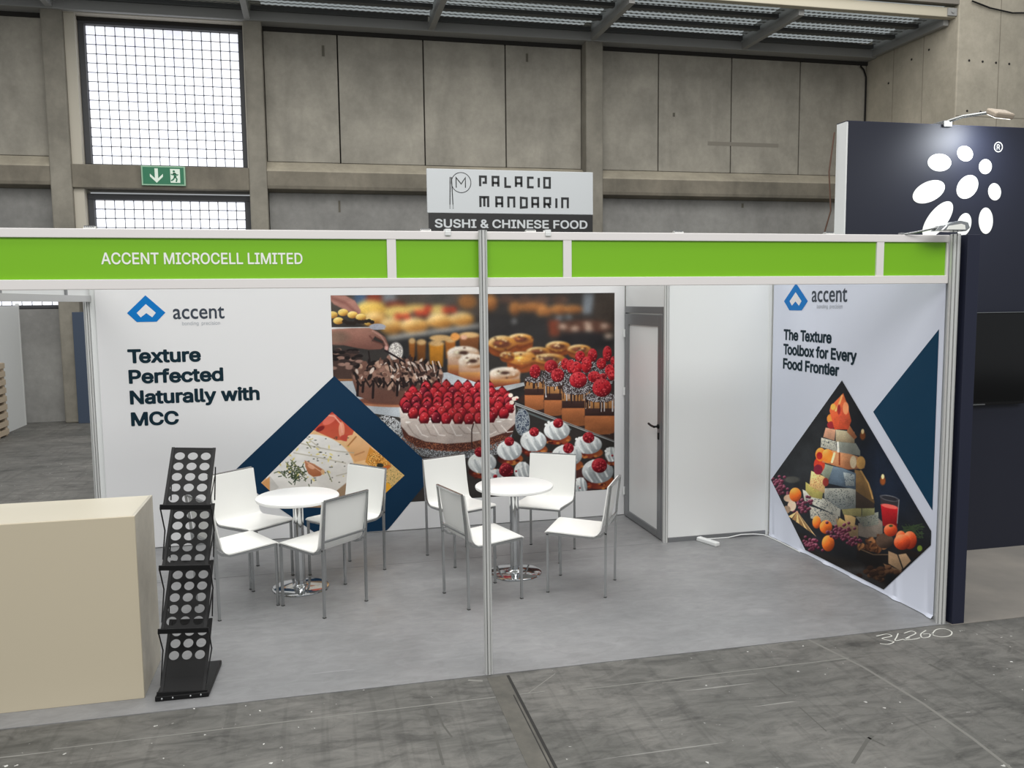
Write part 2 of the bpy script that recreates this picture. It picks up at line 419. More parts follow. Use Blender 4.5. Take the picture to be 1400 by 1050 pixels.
# horizontal ledge beam in three bays, chamfered top
for n, (x0, x1) in enumerate(((-12, -8.37), (-4.69, 1.51), (1.87, 8.05))):
    b = MB(); pr = [(WY+.02, 4.78), (WY+.02, 4.2), (WY-.26, 4.24), (WY-.28, 4.30), (WY-.28, 4.56), (WY-.1, 4.76)]
    b.prism([(x0, y, z) for y, z in pr[:5]] , (0, 0, 0), (x1-x0, 0, 0)); t = struct(b.build('trim_%d' % (n+1), M_beam, bevel=0.01))
    b = MB(); pr = [(WY+.02, 4.77), (WY+.02, 4.56), (WY-.278, 4.562), (WY-.262, 4.59), (WY-.03, 4.765)]
    b.prism([(x0, y, z) for y, z in pr], (0, 0, 0), (x1-x0, 0, 0)); struct(b.build('sloped_capping', M_conc2, t))
# sill between the two windows + reveal
b = MB(); b.box(-8.02, -7.85, PY_+.10, WY+.25, 4.6, 7.22); b.box(-8.02, -7.85, PY_+.10, WY+.25, 2.6, 4.2); b.box(-5.03, -5.0, PY_+.1, WY+.25, 4.6, 7.22)
struct(b.build('trim_6', mat('reveal', (188, 182, 168), 0.8)))
b = MB(); b.box(-8.02, -5.01, PY_+.02, WY+0.4, 4.2, 4.61); struct(b.build('trim_4', M_beam, bevel=0.015))
b = MB(); b.box(-8.02, -5.01, PY_+.06, WY+0.4, 7.21, 7.6); struct(b.build('trim_5', mat('lintel', (176, 170, 158), 0.8)))
def block_window(name, x0, x1, z0, z1, nx, nz, fw=0.1, y=WY+0.05):
    f = MB()
    f.box(x0-fw, x1+fw, y-.06, y+.12, z1, z1+fw); f.box(x0-fw, x1+fw, y-.06, y+.12, z0-min(fw, .05), z0)
    f.box(x0-fw, x0, y-.06, y+.12, z0, z1); f.box(x1, x1+fw, y-.06, y+.12, z0, z1)
    o = struct(f.build(name, M_frame, bevel=0.006))
    m = MB(); dx, dz = (x1-x0)/nx, (z1-z0)/nz
    m.box(x0, x1, y+.05, y+.10, z0, z1); struct(m.build('mortar_grid', mat('mortar', (84, 86, 92), 0.8), o))
    m = MB(); e = 0.0085
    for i in range(nx):
        for k in range(nz):
            a, c = x0+i*dx+e, z0+k*dz+e; w, h = dx-2*e, dz-2*e
            m.box(a, a+w, y+.03, y+.06, c, c+h)
    struct(m.build('glass_pane', M_pane, o, bevel=0.006, seg=1))
    return o
block_window('window_1', -7.745, -5.125, 4.66, 7.10, 16, 15)
block_window('window_2', -7.745, -5.125, 2.70, 4.03, 16, 8)
block_window('window_3', -11.9, -8.40, 2.12, 2.92, 21, 5, 0.06)

# right-hand concrete pier
b = MB(); b.box(8.06, 16, 9.62, 12.9, 0, 9.5); wr = struct(b.build('wall_right', M_pier, bevel=0.02))
b = MB()
def hole(x, z): b.tube([(x, 9.614, z), (x, 9.63, z)], 0.022, 10)
for z in (6.55, 5.62, 4.6):
    for x in (8.32, 8.62, 8.92, 9.22): hole(x, z+(x-8.3)*-.02)
for y, z in ((11.6, 6.6), (10.9, 6.9), (10.4, 6.95), (11.5, 5.3), (10.6, 5.5), (11.8, 4.9)):
    b.tube([(8.052, y, z), (8.07, y, z)], 0.022, 10)
struct(b.build('tie_hole', M_hole, wr))
b = MB(); b.box(8.98, 8.99, 9.616, 9.62, 3, 9.4); b.box(8.07, 12, 9.616, 9.62, 5.52, 5.53)
for y in (10.55, 11.45): b.box(8.056, 8.06, y, y+.01, 3, 9.4)
struct(b.build('board_seam', mat('pier_seam', (128, 122, 110), 0.9), wr))  # formwork seams as slightly darker strips on the pier faces

# grated canopy under the hall roof
b = MB(); b.box(-14, 8.05, 9.7, 12.34, 7.62, 7.68); cl = struct(b.build('ceiling', mat('glow_sheet', (200, 205, 205), .6, emit=(196, 204, 206), estr=.42)))  # glowing sheet added over the slats to brighten the gaps between them
b = MB(); b.box(-14, 8.05, PY_-.05, WY-.02, 7.225, 7.40); struct(b.build('edge_beam', M_steelbeam, cl, bevel=0.01))
b = MB(); b.box(-14, 8.05, WY-.04, WY+.1, 7.15, 7.225); struct(b.build('shadow_strip', M_hole, cl))  # dark strip drawn in as the shade under the edge beam
px = [-11.5, -8.2, -4.93, -1.58, 1.64, 4.92, 7.98]
for x in px:
    b = MB(); b.box(x-.055, x+.055, 9.86, PY_, 7.24, 7.37); b.box(x-.02, x+.02, 9.86, PY_, 7.37, 7.6)
    struct(b.build('cross_beam', M_steelbeam, cl, bevel=0.006))
for x0, x1 in zip(px, px[1:]):
    b = MB(); X0, X1 = x0+.07, x1-.07; n = int((X1-X0)/0.055); dx = (X1-X0)/n
    for band in range(3):
        for r in range(4):
            yc = 10.02+band*0.70+r*0.155
            lo = []; hi = []
            for i in range(n+1):
                zz = 0.016*(1 if i % 2 else -1)
                lo.append(b.bm.verts.new((X0+i*dx, yc-.055+zz, 7.46))); hi.append(b.bm.verts.new((X0+i*dx, yc+.055+zz, 7.48)))
            for i in range(n): b.bm.faces.new((lo[i], lo[i+1], hi[i+1], hi[i]))
    struct(b.build('grating', M_grate, cl))
    b = MB()
    for band in range(4): b.box(X0, X1, 10.02+band*.70-.19, 10.02+band*.70-.07, 7.40, 7.47)
    struct(b.build('grating_bar', mat('dark_steel', (92, 94, 94), 0.6), cl))
b = MB(); b.box(-14, 8.1, 9.70, 9.86, 7.34, 7.52); struct(b.build('front_beam', M_cream, cl, bevel=0.012))
b = MB(); b.box(-14, 8.06, 9.62, 9.78, 7.56, 8.4); struct(b.build('upper_beam', mat('upper_grey', (128, 122, 114), 0.7), cl))
b = MB(); b.box(7.86, 8.05, 9.66, 9.7, 7.36, 7.5); b.tube([(7.95, 9.66, 7.43), (7.95, 9.64, 7.43)], .03, 10); struct(b.build('end_plate', M_steelbeam, cl, bevel=0.004))
b = MB(); b.tube([(7.85, 12.28, 7.12), (7.95, 12.3, 7.05), (8.01, 12.3, 6.9), (8.02, 12.31, 6.5), (8.02, 12.32, 5.0), (8.02, 12.32, 4.8)], .018, 8)  # black cable down the corner below the edge beam
tag(b.build('corner_cable', M_black, smooth=True), 'thin black cable running down the concrete corner under the ceiling grating', 'pipe')
b = MB(); b.tube([(8.3, 9.58, 7.62), (8.7, 9.58, 7.52), (9.2, 9.58, 7.46), (9.8, 9.58, 7.50)], .015, 8)
tag(b.build('cable', M_black, smooth=True), 'black cable sagging across the concrete pier at the upper right corner', 'cable')

# exit sign on the sill between the windows
ex = thing('exit_sign', (-6.49, PY_+.0, 4.25), 'green emergency exit sign with white arrow and running man below glass block window', 'sign')
y0 = PY_-.03
b = MB(); b.box(-6.86, -6.115, y0, PY_+.02, 4.255, 4.60); b.build('sign_frame', mat('exit_border', (150, 190, 160), .5), ex, bevel=.004)
b = MB(); b.box(-6.835, -6.14, y0-.004, y0, 4.278, 4.577); b.build('sign_face', M_exit, ex)
O = Vector((-6.86, y0-.006, 4.255))
b = MB()
flat(b, [(.225, .045), (.335, .155), (.335, .205), (.253, .125), (.253, .30), (.197, .30), (.197, .125), (.115, .205), (.115, .155)], O+Vector((.03, 0, 0)), EX, EZ)
b.build('arrow', M_exitw, ex)
b = MB(); flat(b, [(.49, .05), (.655, .05), (.655, .295), (.49, .295)], O, EX, EZ); b.build('doorway', M_exitw, ex)
b = MB(); O2 = O+Vector((0, -.002, 0))
flat(b, [(.553+.02*math.cos(t*PI/6), .252+.02*math.sin(t*PI/6)) for t in range(12)], O2, EX, EZ)
for s, w in (([(.555, .225), (.575, .15)], .045), ([(.56, .222), (.525, .19), (.50, .205)], .018), ([(.57, .22), (.605, .185), (.625, .20)], .018),
             ([(.572, .155), (.60, .115), (.585, .065)], .024), ([(.565, .155), (.54, .11), (.50, .085)], .024)):
    stroke(b, s, w, O2, EX, EZ)
b.build('running_figure', M_exit, ex)

# sign of the food stall behind the booth
SY = 6.0
ps = thing('stall_sign', (-1.45, SY, 0), 'tall pale grey and black food stall sign reading sushi and chinese food behind the fascia', 'sign')
O = onp = Vector((-2.515, SY-.021, 0))
b = MB(); b.box(-2.515, -0.375, SY-.02, SY+.02, 3.209, 3.745); b.build('upper_board', M_sgrey, ps, bevel=.004)
b = MB(); b.box(-2.50, -0.378, SY-.02, SY+.02, 2.72, 3.206); b.build('lower_board', M_sblack, ps, bevel=.004)
for x in (-2.3, -0.6):
    b = MB(); b.box(x-.03, x+.03, SY+.02, SY+.08, 0, 3.6); b.build('post', M_alu, ps)
def sgn(px, py):   # sign face: measured picture offsets -> metres on the board
    return ((px-640)/222*2.14, 3.75-(py-232.5)*0.00957)
b = MB()
GL = {'P': [[(0, 0), (0, 1), (.85, 1), (.85, .38), (.35, .38)]], 'A': [[(0, 0), (0, 1), (.85, 1), (.85, 0)], [(0, .38), (.85, .38)]],
      'L': [[(0, 1), (0, 0), (.85, 0)]], 'C': [[(.85, 1), (0, 1), (0, 0), (.85, 0)]], 'I': [[(0, 0), (0, 1)]], 'O': [[(.85, .5), (.85, 1), (0, 1), (0, 0), (.85, 0), (.85, .5)]],
      'M': [[(0, 0), (0, 1), (1.12, 1), (1.12, 0)], [(.56, .06), (.56, 1)]], 'N': [[(0, 0), (0, 1), (.85, 1), (.85, 0)]], 'D': [[(.85, .5), (.85, .95), (0, 1), (0, 0), (.85, .05), (.85, .5)]],
      'R': [[(0, 0), (0, 1), (.85, 1), (.85, .4), (0, .4)], [(.5, .4), (.85, 0)]]}
def blocky(word, x0, z0, h, xs, mb):
    for ch, x in zip(word, xs):
        for s in GL[ch]: stroke(mb, [(x0+x+q[0]*h*.72, z0+q[1]*h) for q in s], .029, O, EX, EZ)
fx = lambda v: 0.00  # origin already at the board's left edge
k = 2.14/1296.0*1.0   # metres per pixel of the measured sign close-up
zt = lambda y: 3.745-(y-68)*0.5375/352
blocky('PALACIO', 0, zt(201), zt(124)-zt(201), [(v-62)*k for v in (465, 562, 660, 742, 838, 922, 966)], b)
b.build('block_lettering', M_sink, ps); b = MB()
blocky('MANDARIN', 0, zt(368), zt(288)-zt(368), [(v-62)*k for v in (465, 588, 682, 780, 870, 966, 1061, 1108)], b)
b.build('block_lettering', M_sink, ps)
b = MB()
ring2d(b, ((320-62)*k, zt(175)), .118, .127, O, EX, EZ)
stroke(b, [((v-62)*k, zt(w)) for v, w in ((282, 216), (282, 136), (320, 186), (352, 136), (352, 216))], .012, O, EX, EZ)
stroke(b, [((237-62)*k, zt(132)), ((232-62)*k, zt(352))], .012, O, EX, EZ); stroke(b, [((247-62)*k, zt(132)), ((255-62)*k, zt(352))], .012, O, EX, EZ)
for zz in (358, 370, 381):
    for v in (232, 256): stroke(b, [((v-66)*k, zt(zz)), ((v-58)*k, zt(zz))], .008, O, EX, EZ)
b.build('chopstick_emblem', M_sink, ps)
b = MB(); text_into(b, 'SUSHI & CHINESE FOOD', O+Vector(((115-62)*k, -.001, zt(537))), EX, EZ, zt(468)-zt(537), (1312-115)*k, 0.020); b.build('tagline', M_sgrey, ps)

# ================================================================== left background
o = thing('partition_panel', (-9.02, 11.0, 0), 'white partition panel standing by the hall wall at left edge', 'partition')
b = MB(); b.box(-9.04, -9.0, 9.3, 12.0, 0.0, 2.12); b.build('panel', M_white, o)
b = MB(); b.box(-9.045, -8.995, 12.0, 12.04, 0, 2.16); b.build('post', M_alu, o)
o = thing('wooden_pallet', (-8.9, 10.5, 0), 'pale wooden pallet stood on edge beside the white partition panel', 'pallet')
P0 = Vector((-8.985, 9.95, 0)); D = Vector((0, 1, 0)); Nn = Vector((D.y, -D.x, 0))
def pbox(mb, a0, a1, n0, n1, z0, z1):
    M = Matrix((( D.x, Nn.x, 0, P0.x), (D.y, Nn.y, 0, P0.y), (0, 0, 1, 0), (0, 0, 0, 1))); mb.box(a0, a1, n0, n1, z0, z1, M)
for a in (0.0, .38, .72):
    b = MB(); pbox(b, a, a+.09, .0, .09, 0, 1.2); b.build('bearer', M_wood, o)
b = MB()
for i in range(9): pbox(b, 0, .81, .09, .11, .03+i*.135, .115+i*.135)
b.build('slats', M_wood, o)
b = MB(); pbox(b, 0, .81, -.012, 0, 0, 1.2); b.build('back_board', M_woodd, o)
b = MB(); b.box(-8.12, -7.60, 11.93, 11.98, 0, 2.0); tag(b.build('leaning_board', M_slate, bevel=.005), 'slate blue board standing against the concrete column seen past the banner edge', 'board')

# ================================================================== BOOTH shell
H = 2.5; X_L, X_S, D1, D2 = -5.75, -0.987, 2.178, 3.169
def post(name, x, y, z1, label, r=.024):
    t = thing(name, (x, y, 0), label, 'post', 'slotted aluminium posts of the booth')
    pts = []
    for i in range(8):
        a = i*PI/4+PI/8
        for da, rr in ((-.26, 1.0), (-.13, 1.0), (-.115, .68), (.115, .68), (.13, 1.0), (.26, 1.0)): pts.append((x+r*rr*math.cos(a+da), y+r*rr*math.sin(a+da), 0.004))
    b = MB(); b.prism(pts, (0, 0, 0), (0, 0, z1-.006)); b.build('slotted_tube', M_alu, t)
    b = MB(); b.tube([(x, y, .004), (x, y, z1-.004)], r*.7, 12); b.build('groove_liner', M_groove, t)
    b = MB(); b.tube([(x, y, z1-.006), (x, y, z1)], r*.98, 16); b.build('end_cap', M_aludk, t)
    return t
post('booth_post', -3.0045, -.01, H+.005, 'slotted aluminium post standing alone in front of the fascia midway along the booth')
post('booth_post', 0.0, 0.0, H+.005, 'slotted aluminium corner post at the front of the right banner wall', .03)
post('booth_post', X_S, D1, H, 'slotted aluminium post between the grey framed door and plain white storage panel')
post('booth_post', X_L-.025, D2+.02, H, 'slim aluminium post at the left end of the wide banner')

# fascia
f = thing('front_fascia', (-3, .03, 2.2), 'long white fascia with bright green boards and company name across the booth front', 'fascia')
for z0, z1 in ((2.2, 2.25), (2.455, 2.5)):
    b = MB(); b.box(-5.80, -.028, .016, .056, z0, z1); b.build('rail', M_rail, f, bevel=.003)
for x0, x1 in ((-5.80, -5.74), (-3.52, -3.472), (-2.54, -2.492), (-.542, -.492), (-.045, -.028)):
    b = MB(); b.box(x0, x1, .018, .054, 2.25, 2.455); b.build('upright', M_rail, f)
gp = None
for x0, x1 in ((-5.74, -3.52), (-3.472, -2.54), (-2.492, -.542), (-.492, -.045)):
    b = MB(); b.box(x0, x1, .03, .042, 2.25, 2.455); p = b.build('green_board', M_green, f); gp = gp or p
b = MB(); text_into(b, 'ACCENT MICROCELL LIMITED', (-4.935, .0285, 2.325), EX, EZ, .058, .975, .012); b.build('company_lettering', M_lwhite, gp)
# left side fascia returning to the back wall
f = thing('side_fascia', (X_L, 1.6, 2.15), 'white side fascia running back over the open left end of the booth', 'fascia')
b = MB(); b.box(X_L-.02, X_L+.02, .06, D2, 2.15, 2.2); b.build('lower_rail', mat('rail_grey', (186, 187, 186), .45), f)
b = MB(); b.box(X_L-.02, X_L+.02, .06, D2, 2.455, 2.5); b.build('upper_rail', M_rail, f)
b = MB(); b.box(X_L-.005, X_L+.005, .06, D2, 2.2, 2.455); b.build('white_board', M_white, f)
for y in (1.05, 2.45):
    b = MB(); b.box(X_L-.018, X_L+.018, y, y+.04, 2.2, 2.455); b.build('upright', M_aludk, f)

# walls of the booth
wl_ = thing('booth_back_wall', (-3.4, D2+.02, 0), 'white panel wall carrying the wide printed banner', 'wall panel')
xx = [X_L, -4.8, -3.85, -2.9, -1.95, X_S]
for x0, x1 in zip(xx, xx[1:]):
    b = MB(); b.box(x0+.003, x1-.003, D2+.012, D2+.03, .03, 2.47); b.build('panel', M_white, wl_)
b = MB(); b.box(X_L, X_S, D2+.008, D2+.034, .004, .03); b.box(X_L, X_S, D2+.008, D2+.034, 2.47, 2.5); b.build('rail', M_alu, wl_)
wr_ = thing('booth_side_wall', (.015, 1.1, 0), 'white panel wall behind the tall cheese poster at the right end', 'wall panel')
for y0, y1 in ((.03, 1.0), (1.0, 2.0), (2.0, 3.16)):
    b = MB(); b.box(.008, .026, y0+.003, y1-.003, .03, 2.47); b.build('panel', M_white, wr_)
b = MB(); b.box(.004, .03, .03, 3.16, .004, .03); b.box(.004, .03, .03, 3.16, 2.47, 2.5); b.build('rail', M_alu, wr_)
st = thing('storage_wall', (-.5, D1, 0), 'plain white storage room panel between the door and the tall poster', 'wall panel')
b = MB(); b.box(X_S+.022, -.03, D1-.008, D1+.008, .045, 2.46); b.build('panel', M_white, st)
b = MB(); b.box(X_S+.022, -.03, D1-.016, D1+.016, .004, .045); b.build('base_rail', M_aludk, st, bevel=.002)
b = MB(); b.box(X_S+.022, -.03, D1-.016, D1+.016, 2.46, 2.5); b.build('top_rail', M_alu, st)
b = MB(); b.box(-.032, -.004, D1-.014, D1+.016, .004, 2.5); b.build('corner_strip', M_white, st)

# storage room door (faces left)
d = struct(MB().box(X_S-.006, X_S+.012, D1+.026, D2-.03, 2.055, 2.49).build('door_1', M_white))
tag(d, 'white storage room door in a grey aluminium frame with black lever handle', 'door')
b = MB(); b.box(X_S-.018, X_S+.018, D1+.026, D2-.03, 1.995, 2.055); b.build('header_rail', M_aludk, d, bevel=.002)
b = MB(); b.box(X_S-.018, X_S+.018, D1+.024, D1+.05, .006, 1.995); b.box(X_S-.018, X_S+.018, D2-.05, D2-.028, .006, 1.995); b.build('jamb', M_aludk, d, bevel=.002)
Y0, Y1 = D1+.055, D2-.055
b = MB()
b.box(X_S-.02, X_S+.014, Y0, Y0+.09, .012, 1.985); b.box(X_S-.02, X_S+.014, Y1-.075, Y1, .012, 1.985)
b.box(X_S-.02, X_S+.014, Y0+.09, Y1-.075, 1.885, 1.985); b.box(X_S-.02, X_S+.014, Y0+.09, Y1-.075, .012, .075); b.build('leaf_frame', M_aludk, d, bevel=.003)
b = MB(); b.box(X_S-.006, X_S+.004, Y0+.09, Y1-.075, .075, 1.885); b.build('leaf_panel', M_white, d)
b = MB(); b.tube([(X_S-.02, Y0+.06, 1.01), (X_S-.065, Y0+.06, 1.01)], .009, 10); b.tube([(X_S-.065, Y0+.05, 1.01), (X_S-.065, Y0+.12, 1.012), (X_S-.06, Y0+.19, 1.02)], .010, 10)
b.tube([(X_S-.02, Y0+.06, 1.01), (X_S-.03, Y0+.06, 1.01)], .02, 14); hd = b.build('handle', M_black, d, smooth=True)
b = MB(); b.box(X_S-.027, X_S-.02, Y0+.045, Y0+.075, .895, .955); b.build('escutcheon', M_black, hd, bevel=.004)
b = MB()
for z in (1.76, 1.20, .22): b.tube([(X_S-.026, Y1+.012, z), (X_S-.026, Y1+.012, z+.075)], .010, 10)
b.build('hinge', M_white, d, smooth=True)

# ================================================================== printed banners
def proj(V):
    d = np.asarray(V, float)-np.array([CX, CY, CZ]); w = d@AF
    return 700+FL*(d@AR)/w, 525-FL*(d@AU)/w
def atp(px, py, axis, val):
    d = AF+(px-700)/FL*AR-(py-525)/FL*AU; c = np.array([CX, CY, CZ]); t = (val-c[axis])/d[axis]; return Vector(c+d*t)
class Canvas:
    """a printed picture: colours painted on a fine grid in the plane of the print (survey coordinates of the artwork)"""
    def __init__(s, org, ea, eb, wa, wb, na, nb):
        s.org, s.ea, s.eb = np.array(org, float), np.array(ea, float), np.array(eb, float)
        s.A, s.B = np.meshgrid(np.linspace(0, wa, na), np.linspace(0, wb, nb))
        P3 = s.org+s.A[..., None]*s.ea+s.B[..., None]*s.eb
        s.P3 = P3; s.X, s.Y = proj(P3.reshape(-1, 3)); s.X = s.X.reshape(nb, na); s.Y = s.Y.reshape(nb, na)
        s.C = np.zeros((nb, na, 3)); s.rng = np.random.default_rng(5)
        s.n1 = s.fractal(4); s.n2 = s.fractal(14); s.n3 = s.rng.random((nb, na))
    def fractal(s, k):
        nb, na = s.X.shape; out = np.zeros((nb, na)); amp = 1; tot = 0
        for o in range(4):
            m = k*2**o; gr = s.rng.random((m+2, m+2))
            y = np.linspace(0, m, nb); x = np.linspace(0, m, na); yi = np.minimum(y.astype(int), m); xi = np.minimum(x.astype(int), m)
            fy = (y-yi)[:, None]; fx_ = (x-xi)[None, :]; fy = fy*fy*(3-2*fy); fx_ = fx_*fx_*(3-2*fx_)
            gg = gr[np.ix_(yi, xi)]*(1-fy)*(1-fx_)+gr[np.ix_(yi, xi+1)]*(1-fy)*fx_+gr[np.ix_(yi+1, xi)]*fy*(1-fx_)+gr[np.ix_(yi+1, xi+1)]*fy*fx_
            out += gg*amp; tot += amp; amp *= .55
        return out/tot
    def put(s, a, col):
        a = np.clip(a, 0, 1)[..., None]; s.C = s.C*(1-a)+np.asarray(col, float)*a
    def fill(s, col): s.C[:] = col
    def ell(s, x, y, rx, ry, col, rot=0, soft=1.0, hi=None, lo=None, light=(-.35, -.55), half=None):
        c, q = math.cos(rot), math.sin(rot); dx, dy = s.X-x, s.Y-y
        u, v = (dx*c+dy*q)/rx, (-dx*q+dy*c)/ry; r = np.sqrt(u*u+v*v); k = soft/min(rx, ry)
        a = (1-r)/max(k, 1e-6)+.5
        if half == 'low': a = np.where(dy > 0, a, 0)
        col = np.broadcast_to(np.asarray(col, float), s.C.shape)
        if hi is not None or lo is not None:
            t = np.clip((u*light[0]+v*light[1])/.65, -1, 1)[..., None]
            if hi is not None: col = np.where(t > 0, col*(1-t)+np.asarray(hi, float)*t, col)
            if lo is not None: col = np.where(t < 0, col*(1+t)-np.asarray(lo, float)*t, col)
        s.put(a, col)
    def mask_poly(s, pts, soft=.7):
        n = len(pts); ins = np.zeros(s.X.shape, bool); dist = np.full(s.X.shape, 1e9)
        for i in range(n):
            (x0, y0), (x1, y1) = pts[i], pts[(i+1) % n]
            cr = ((y0 > s.Y) != (y1 > s.Y)); xi = (x1-x0)*(s.Y-y0)/((y1-y0) if y1 != y0 else 1e-9)+x0
            ins ^= cr & (s.X < xi)
            L2 = (x1-x0)**2+(y1-y0)**2+1e-9; t = np.clip(((s.X-x0)*(x1-x0)+(s.Y-y0)*(y1-y0))/L2, 0, 1)
            dist = np.minimum(dist, np.hypot(s.X-x0-t*(x1-x0), s.Y-y0-t*(y1-y0)))
        return np.clip(np.where(ins, dist, -dist)/soft+.5, 0, 1)
    def poly(s, pts, col, soft=.7, grad=None):
        a = s.mask_poly(pts, soft)
        if grad is not None:   # (colour at bottom): vertical blend inside
            ys = [p[1] for p in pts]; t = np.clip((s.Y-min(ys))/(max(ys)-min(ys)+1e-6), 0, 1)[..., None]
            col = np.asarray(col, float)*(1-t)+np.asarray(grad, float)*t
        s.put(a, col); return a
    def line(s, pts, w, col, soft=.7):
        d = np.full(s.X.shape, 1e9)
        for (x0, y0), (x1, y1) in zip(pts, pts[1:]):
            L2 = (x1-x0)**2+(y1-y0)**2+1e-9; t = np.clip(((s.X-x0)*(x1-x0)+(s.Y-y0)*(y1-y0))/L2, 0, 1)
            d = np.minimum(d, np.hypot(s.X-x0-t*(x1-x0), s.Y-y0-t*(y1-y0)))
        s.put((w/2-d)/soft+.5, col)
    def speck(s, x, y, rx, ry, col, dens=.3, rot=0):
        c, q = math.cos(rot), math.sin(rot); dx, dy = s.X-x, s.Y-y
        r = np.hypot((dx*c+dy*q)/rx, (-dx*q+dy*c)/ry)
        f = s.rng.random(s.X.shape); f = (f+np.roll(f, 1, 0)+np.roll(f, 1, 1)+np.roll(np.roll(f, 1, 0), 1, 1))/4
        s.put(np.where((r < 1) & (f > np.quantile(f, 1-dens)), 1, 0), col)
    def grain(s, amt=.12, n=None):
        n = s.n2 if n is None else n; s.C = s.C*(1+(n[..., None]-.5)*2*amt)
    def blur(s, k):
        for _ in range(3):
            for ax in (0, 1):
                c = s.C; acc = np.zeros_like(c)
                p = np.pad(c, [(k, k) if a == ax else (0, 0) for a in range(3)], mode='edge'); cs = np.cumsum(p, ax)
                cs = np.concatenate([np.zeros_like(np.take(cs, [0], ax)), cs], ax); n = c.shape[ax]
                s.C = (np.take(cs, range(2*k+1, 2*k+1+n), ax)-np.take(cs, range(0, n), ax))/(2*k+1)
    def mesh(s, name, parent, inside=None, gain=1.12):
        c = np.clip(s.C, 0, 255)/255; li = np.where(c <= .04045, c/12.92, ((c+.055)/1.055)**2.4)*gain
        nb, na = s.X.shape; keep = np.ones((nb-1, na-1), bool)
        V = s.P3.reshape(-1, 3)-np.array(wl(parent)); idx = np.arange(nb*na).reshape(nb, na)
        F = np.stack([idx[:-1, :-1], idx[:-1, 1:], idx[1:, 1:], idx[1:, :-1]], -1)[keep]
        used = np.unique(F); re = np.zeros(nb*na, int); re[used] = np.arange(len(used)); F = re[F]; V = V[used]; Cc = li.reshape(-1, 3)[used]
        me = bpy.data.meshes.new(name); me.vertices.add(len(V)); me.vertices.foreach_set('co', V.astype(np.float32).ravel())
        me.loops.add(F.size); me.loops.foreach_set('vertex_index', F.astype(np.int32).ravel())
        me.polygons.add(len(F)); me.polygons.foreach_set('loop_start', (np.arange(len(F))*4).astype(np.int32)); me.update(calc_edges=True)
        at = me.color_attributes.new('print', 'FLOAT_COLOR', 'POINT')
        at.data.foreach_set('color', np.concatenate([Cc, np.ones((len(Cc), 1))], 1).astype(np.float32).ravel())
        if inside is not None:   # trim to the (convex) outline
            bm = bmesh.new(); bm.from_mesh(me); k = len(inside); ctr = sum((Vector(p) for p in inside), Vector((0, 0, 0)))/k; nrm = Vector(s.ea).cross(Vector(s.eb)); wo = wl(parent)
            for i in range(k):
                a, b2 = Vector(inside[i]), Vector(inside[(i+1) % k]); no = (b2-a).cross(nrm).normalized()
                if no.dot(ctr-a) > 0: no = -no
                bmesh.ops.bisect_plane(bm, geom=bm.verts[:]+bm.edges[:]+bm.faces[:], plane_co=a-wo, plane_no=no, clear_outer=True, dist=1e-7)
            bm.to_mesh(me); bm.free()
        me.materials.append(M_photo); o = bpy.data.objects.new(name, me); COL.objects.link(o); o.parent = parent; return o

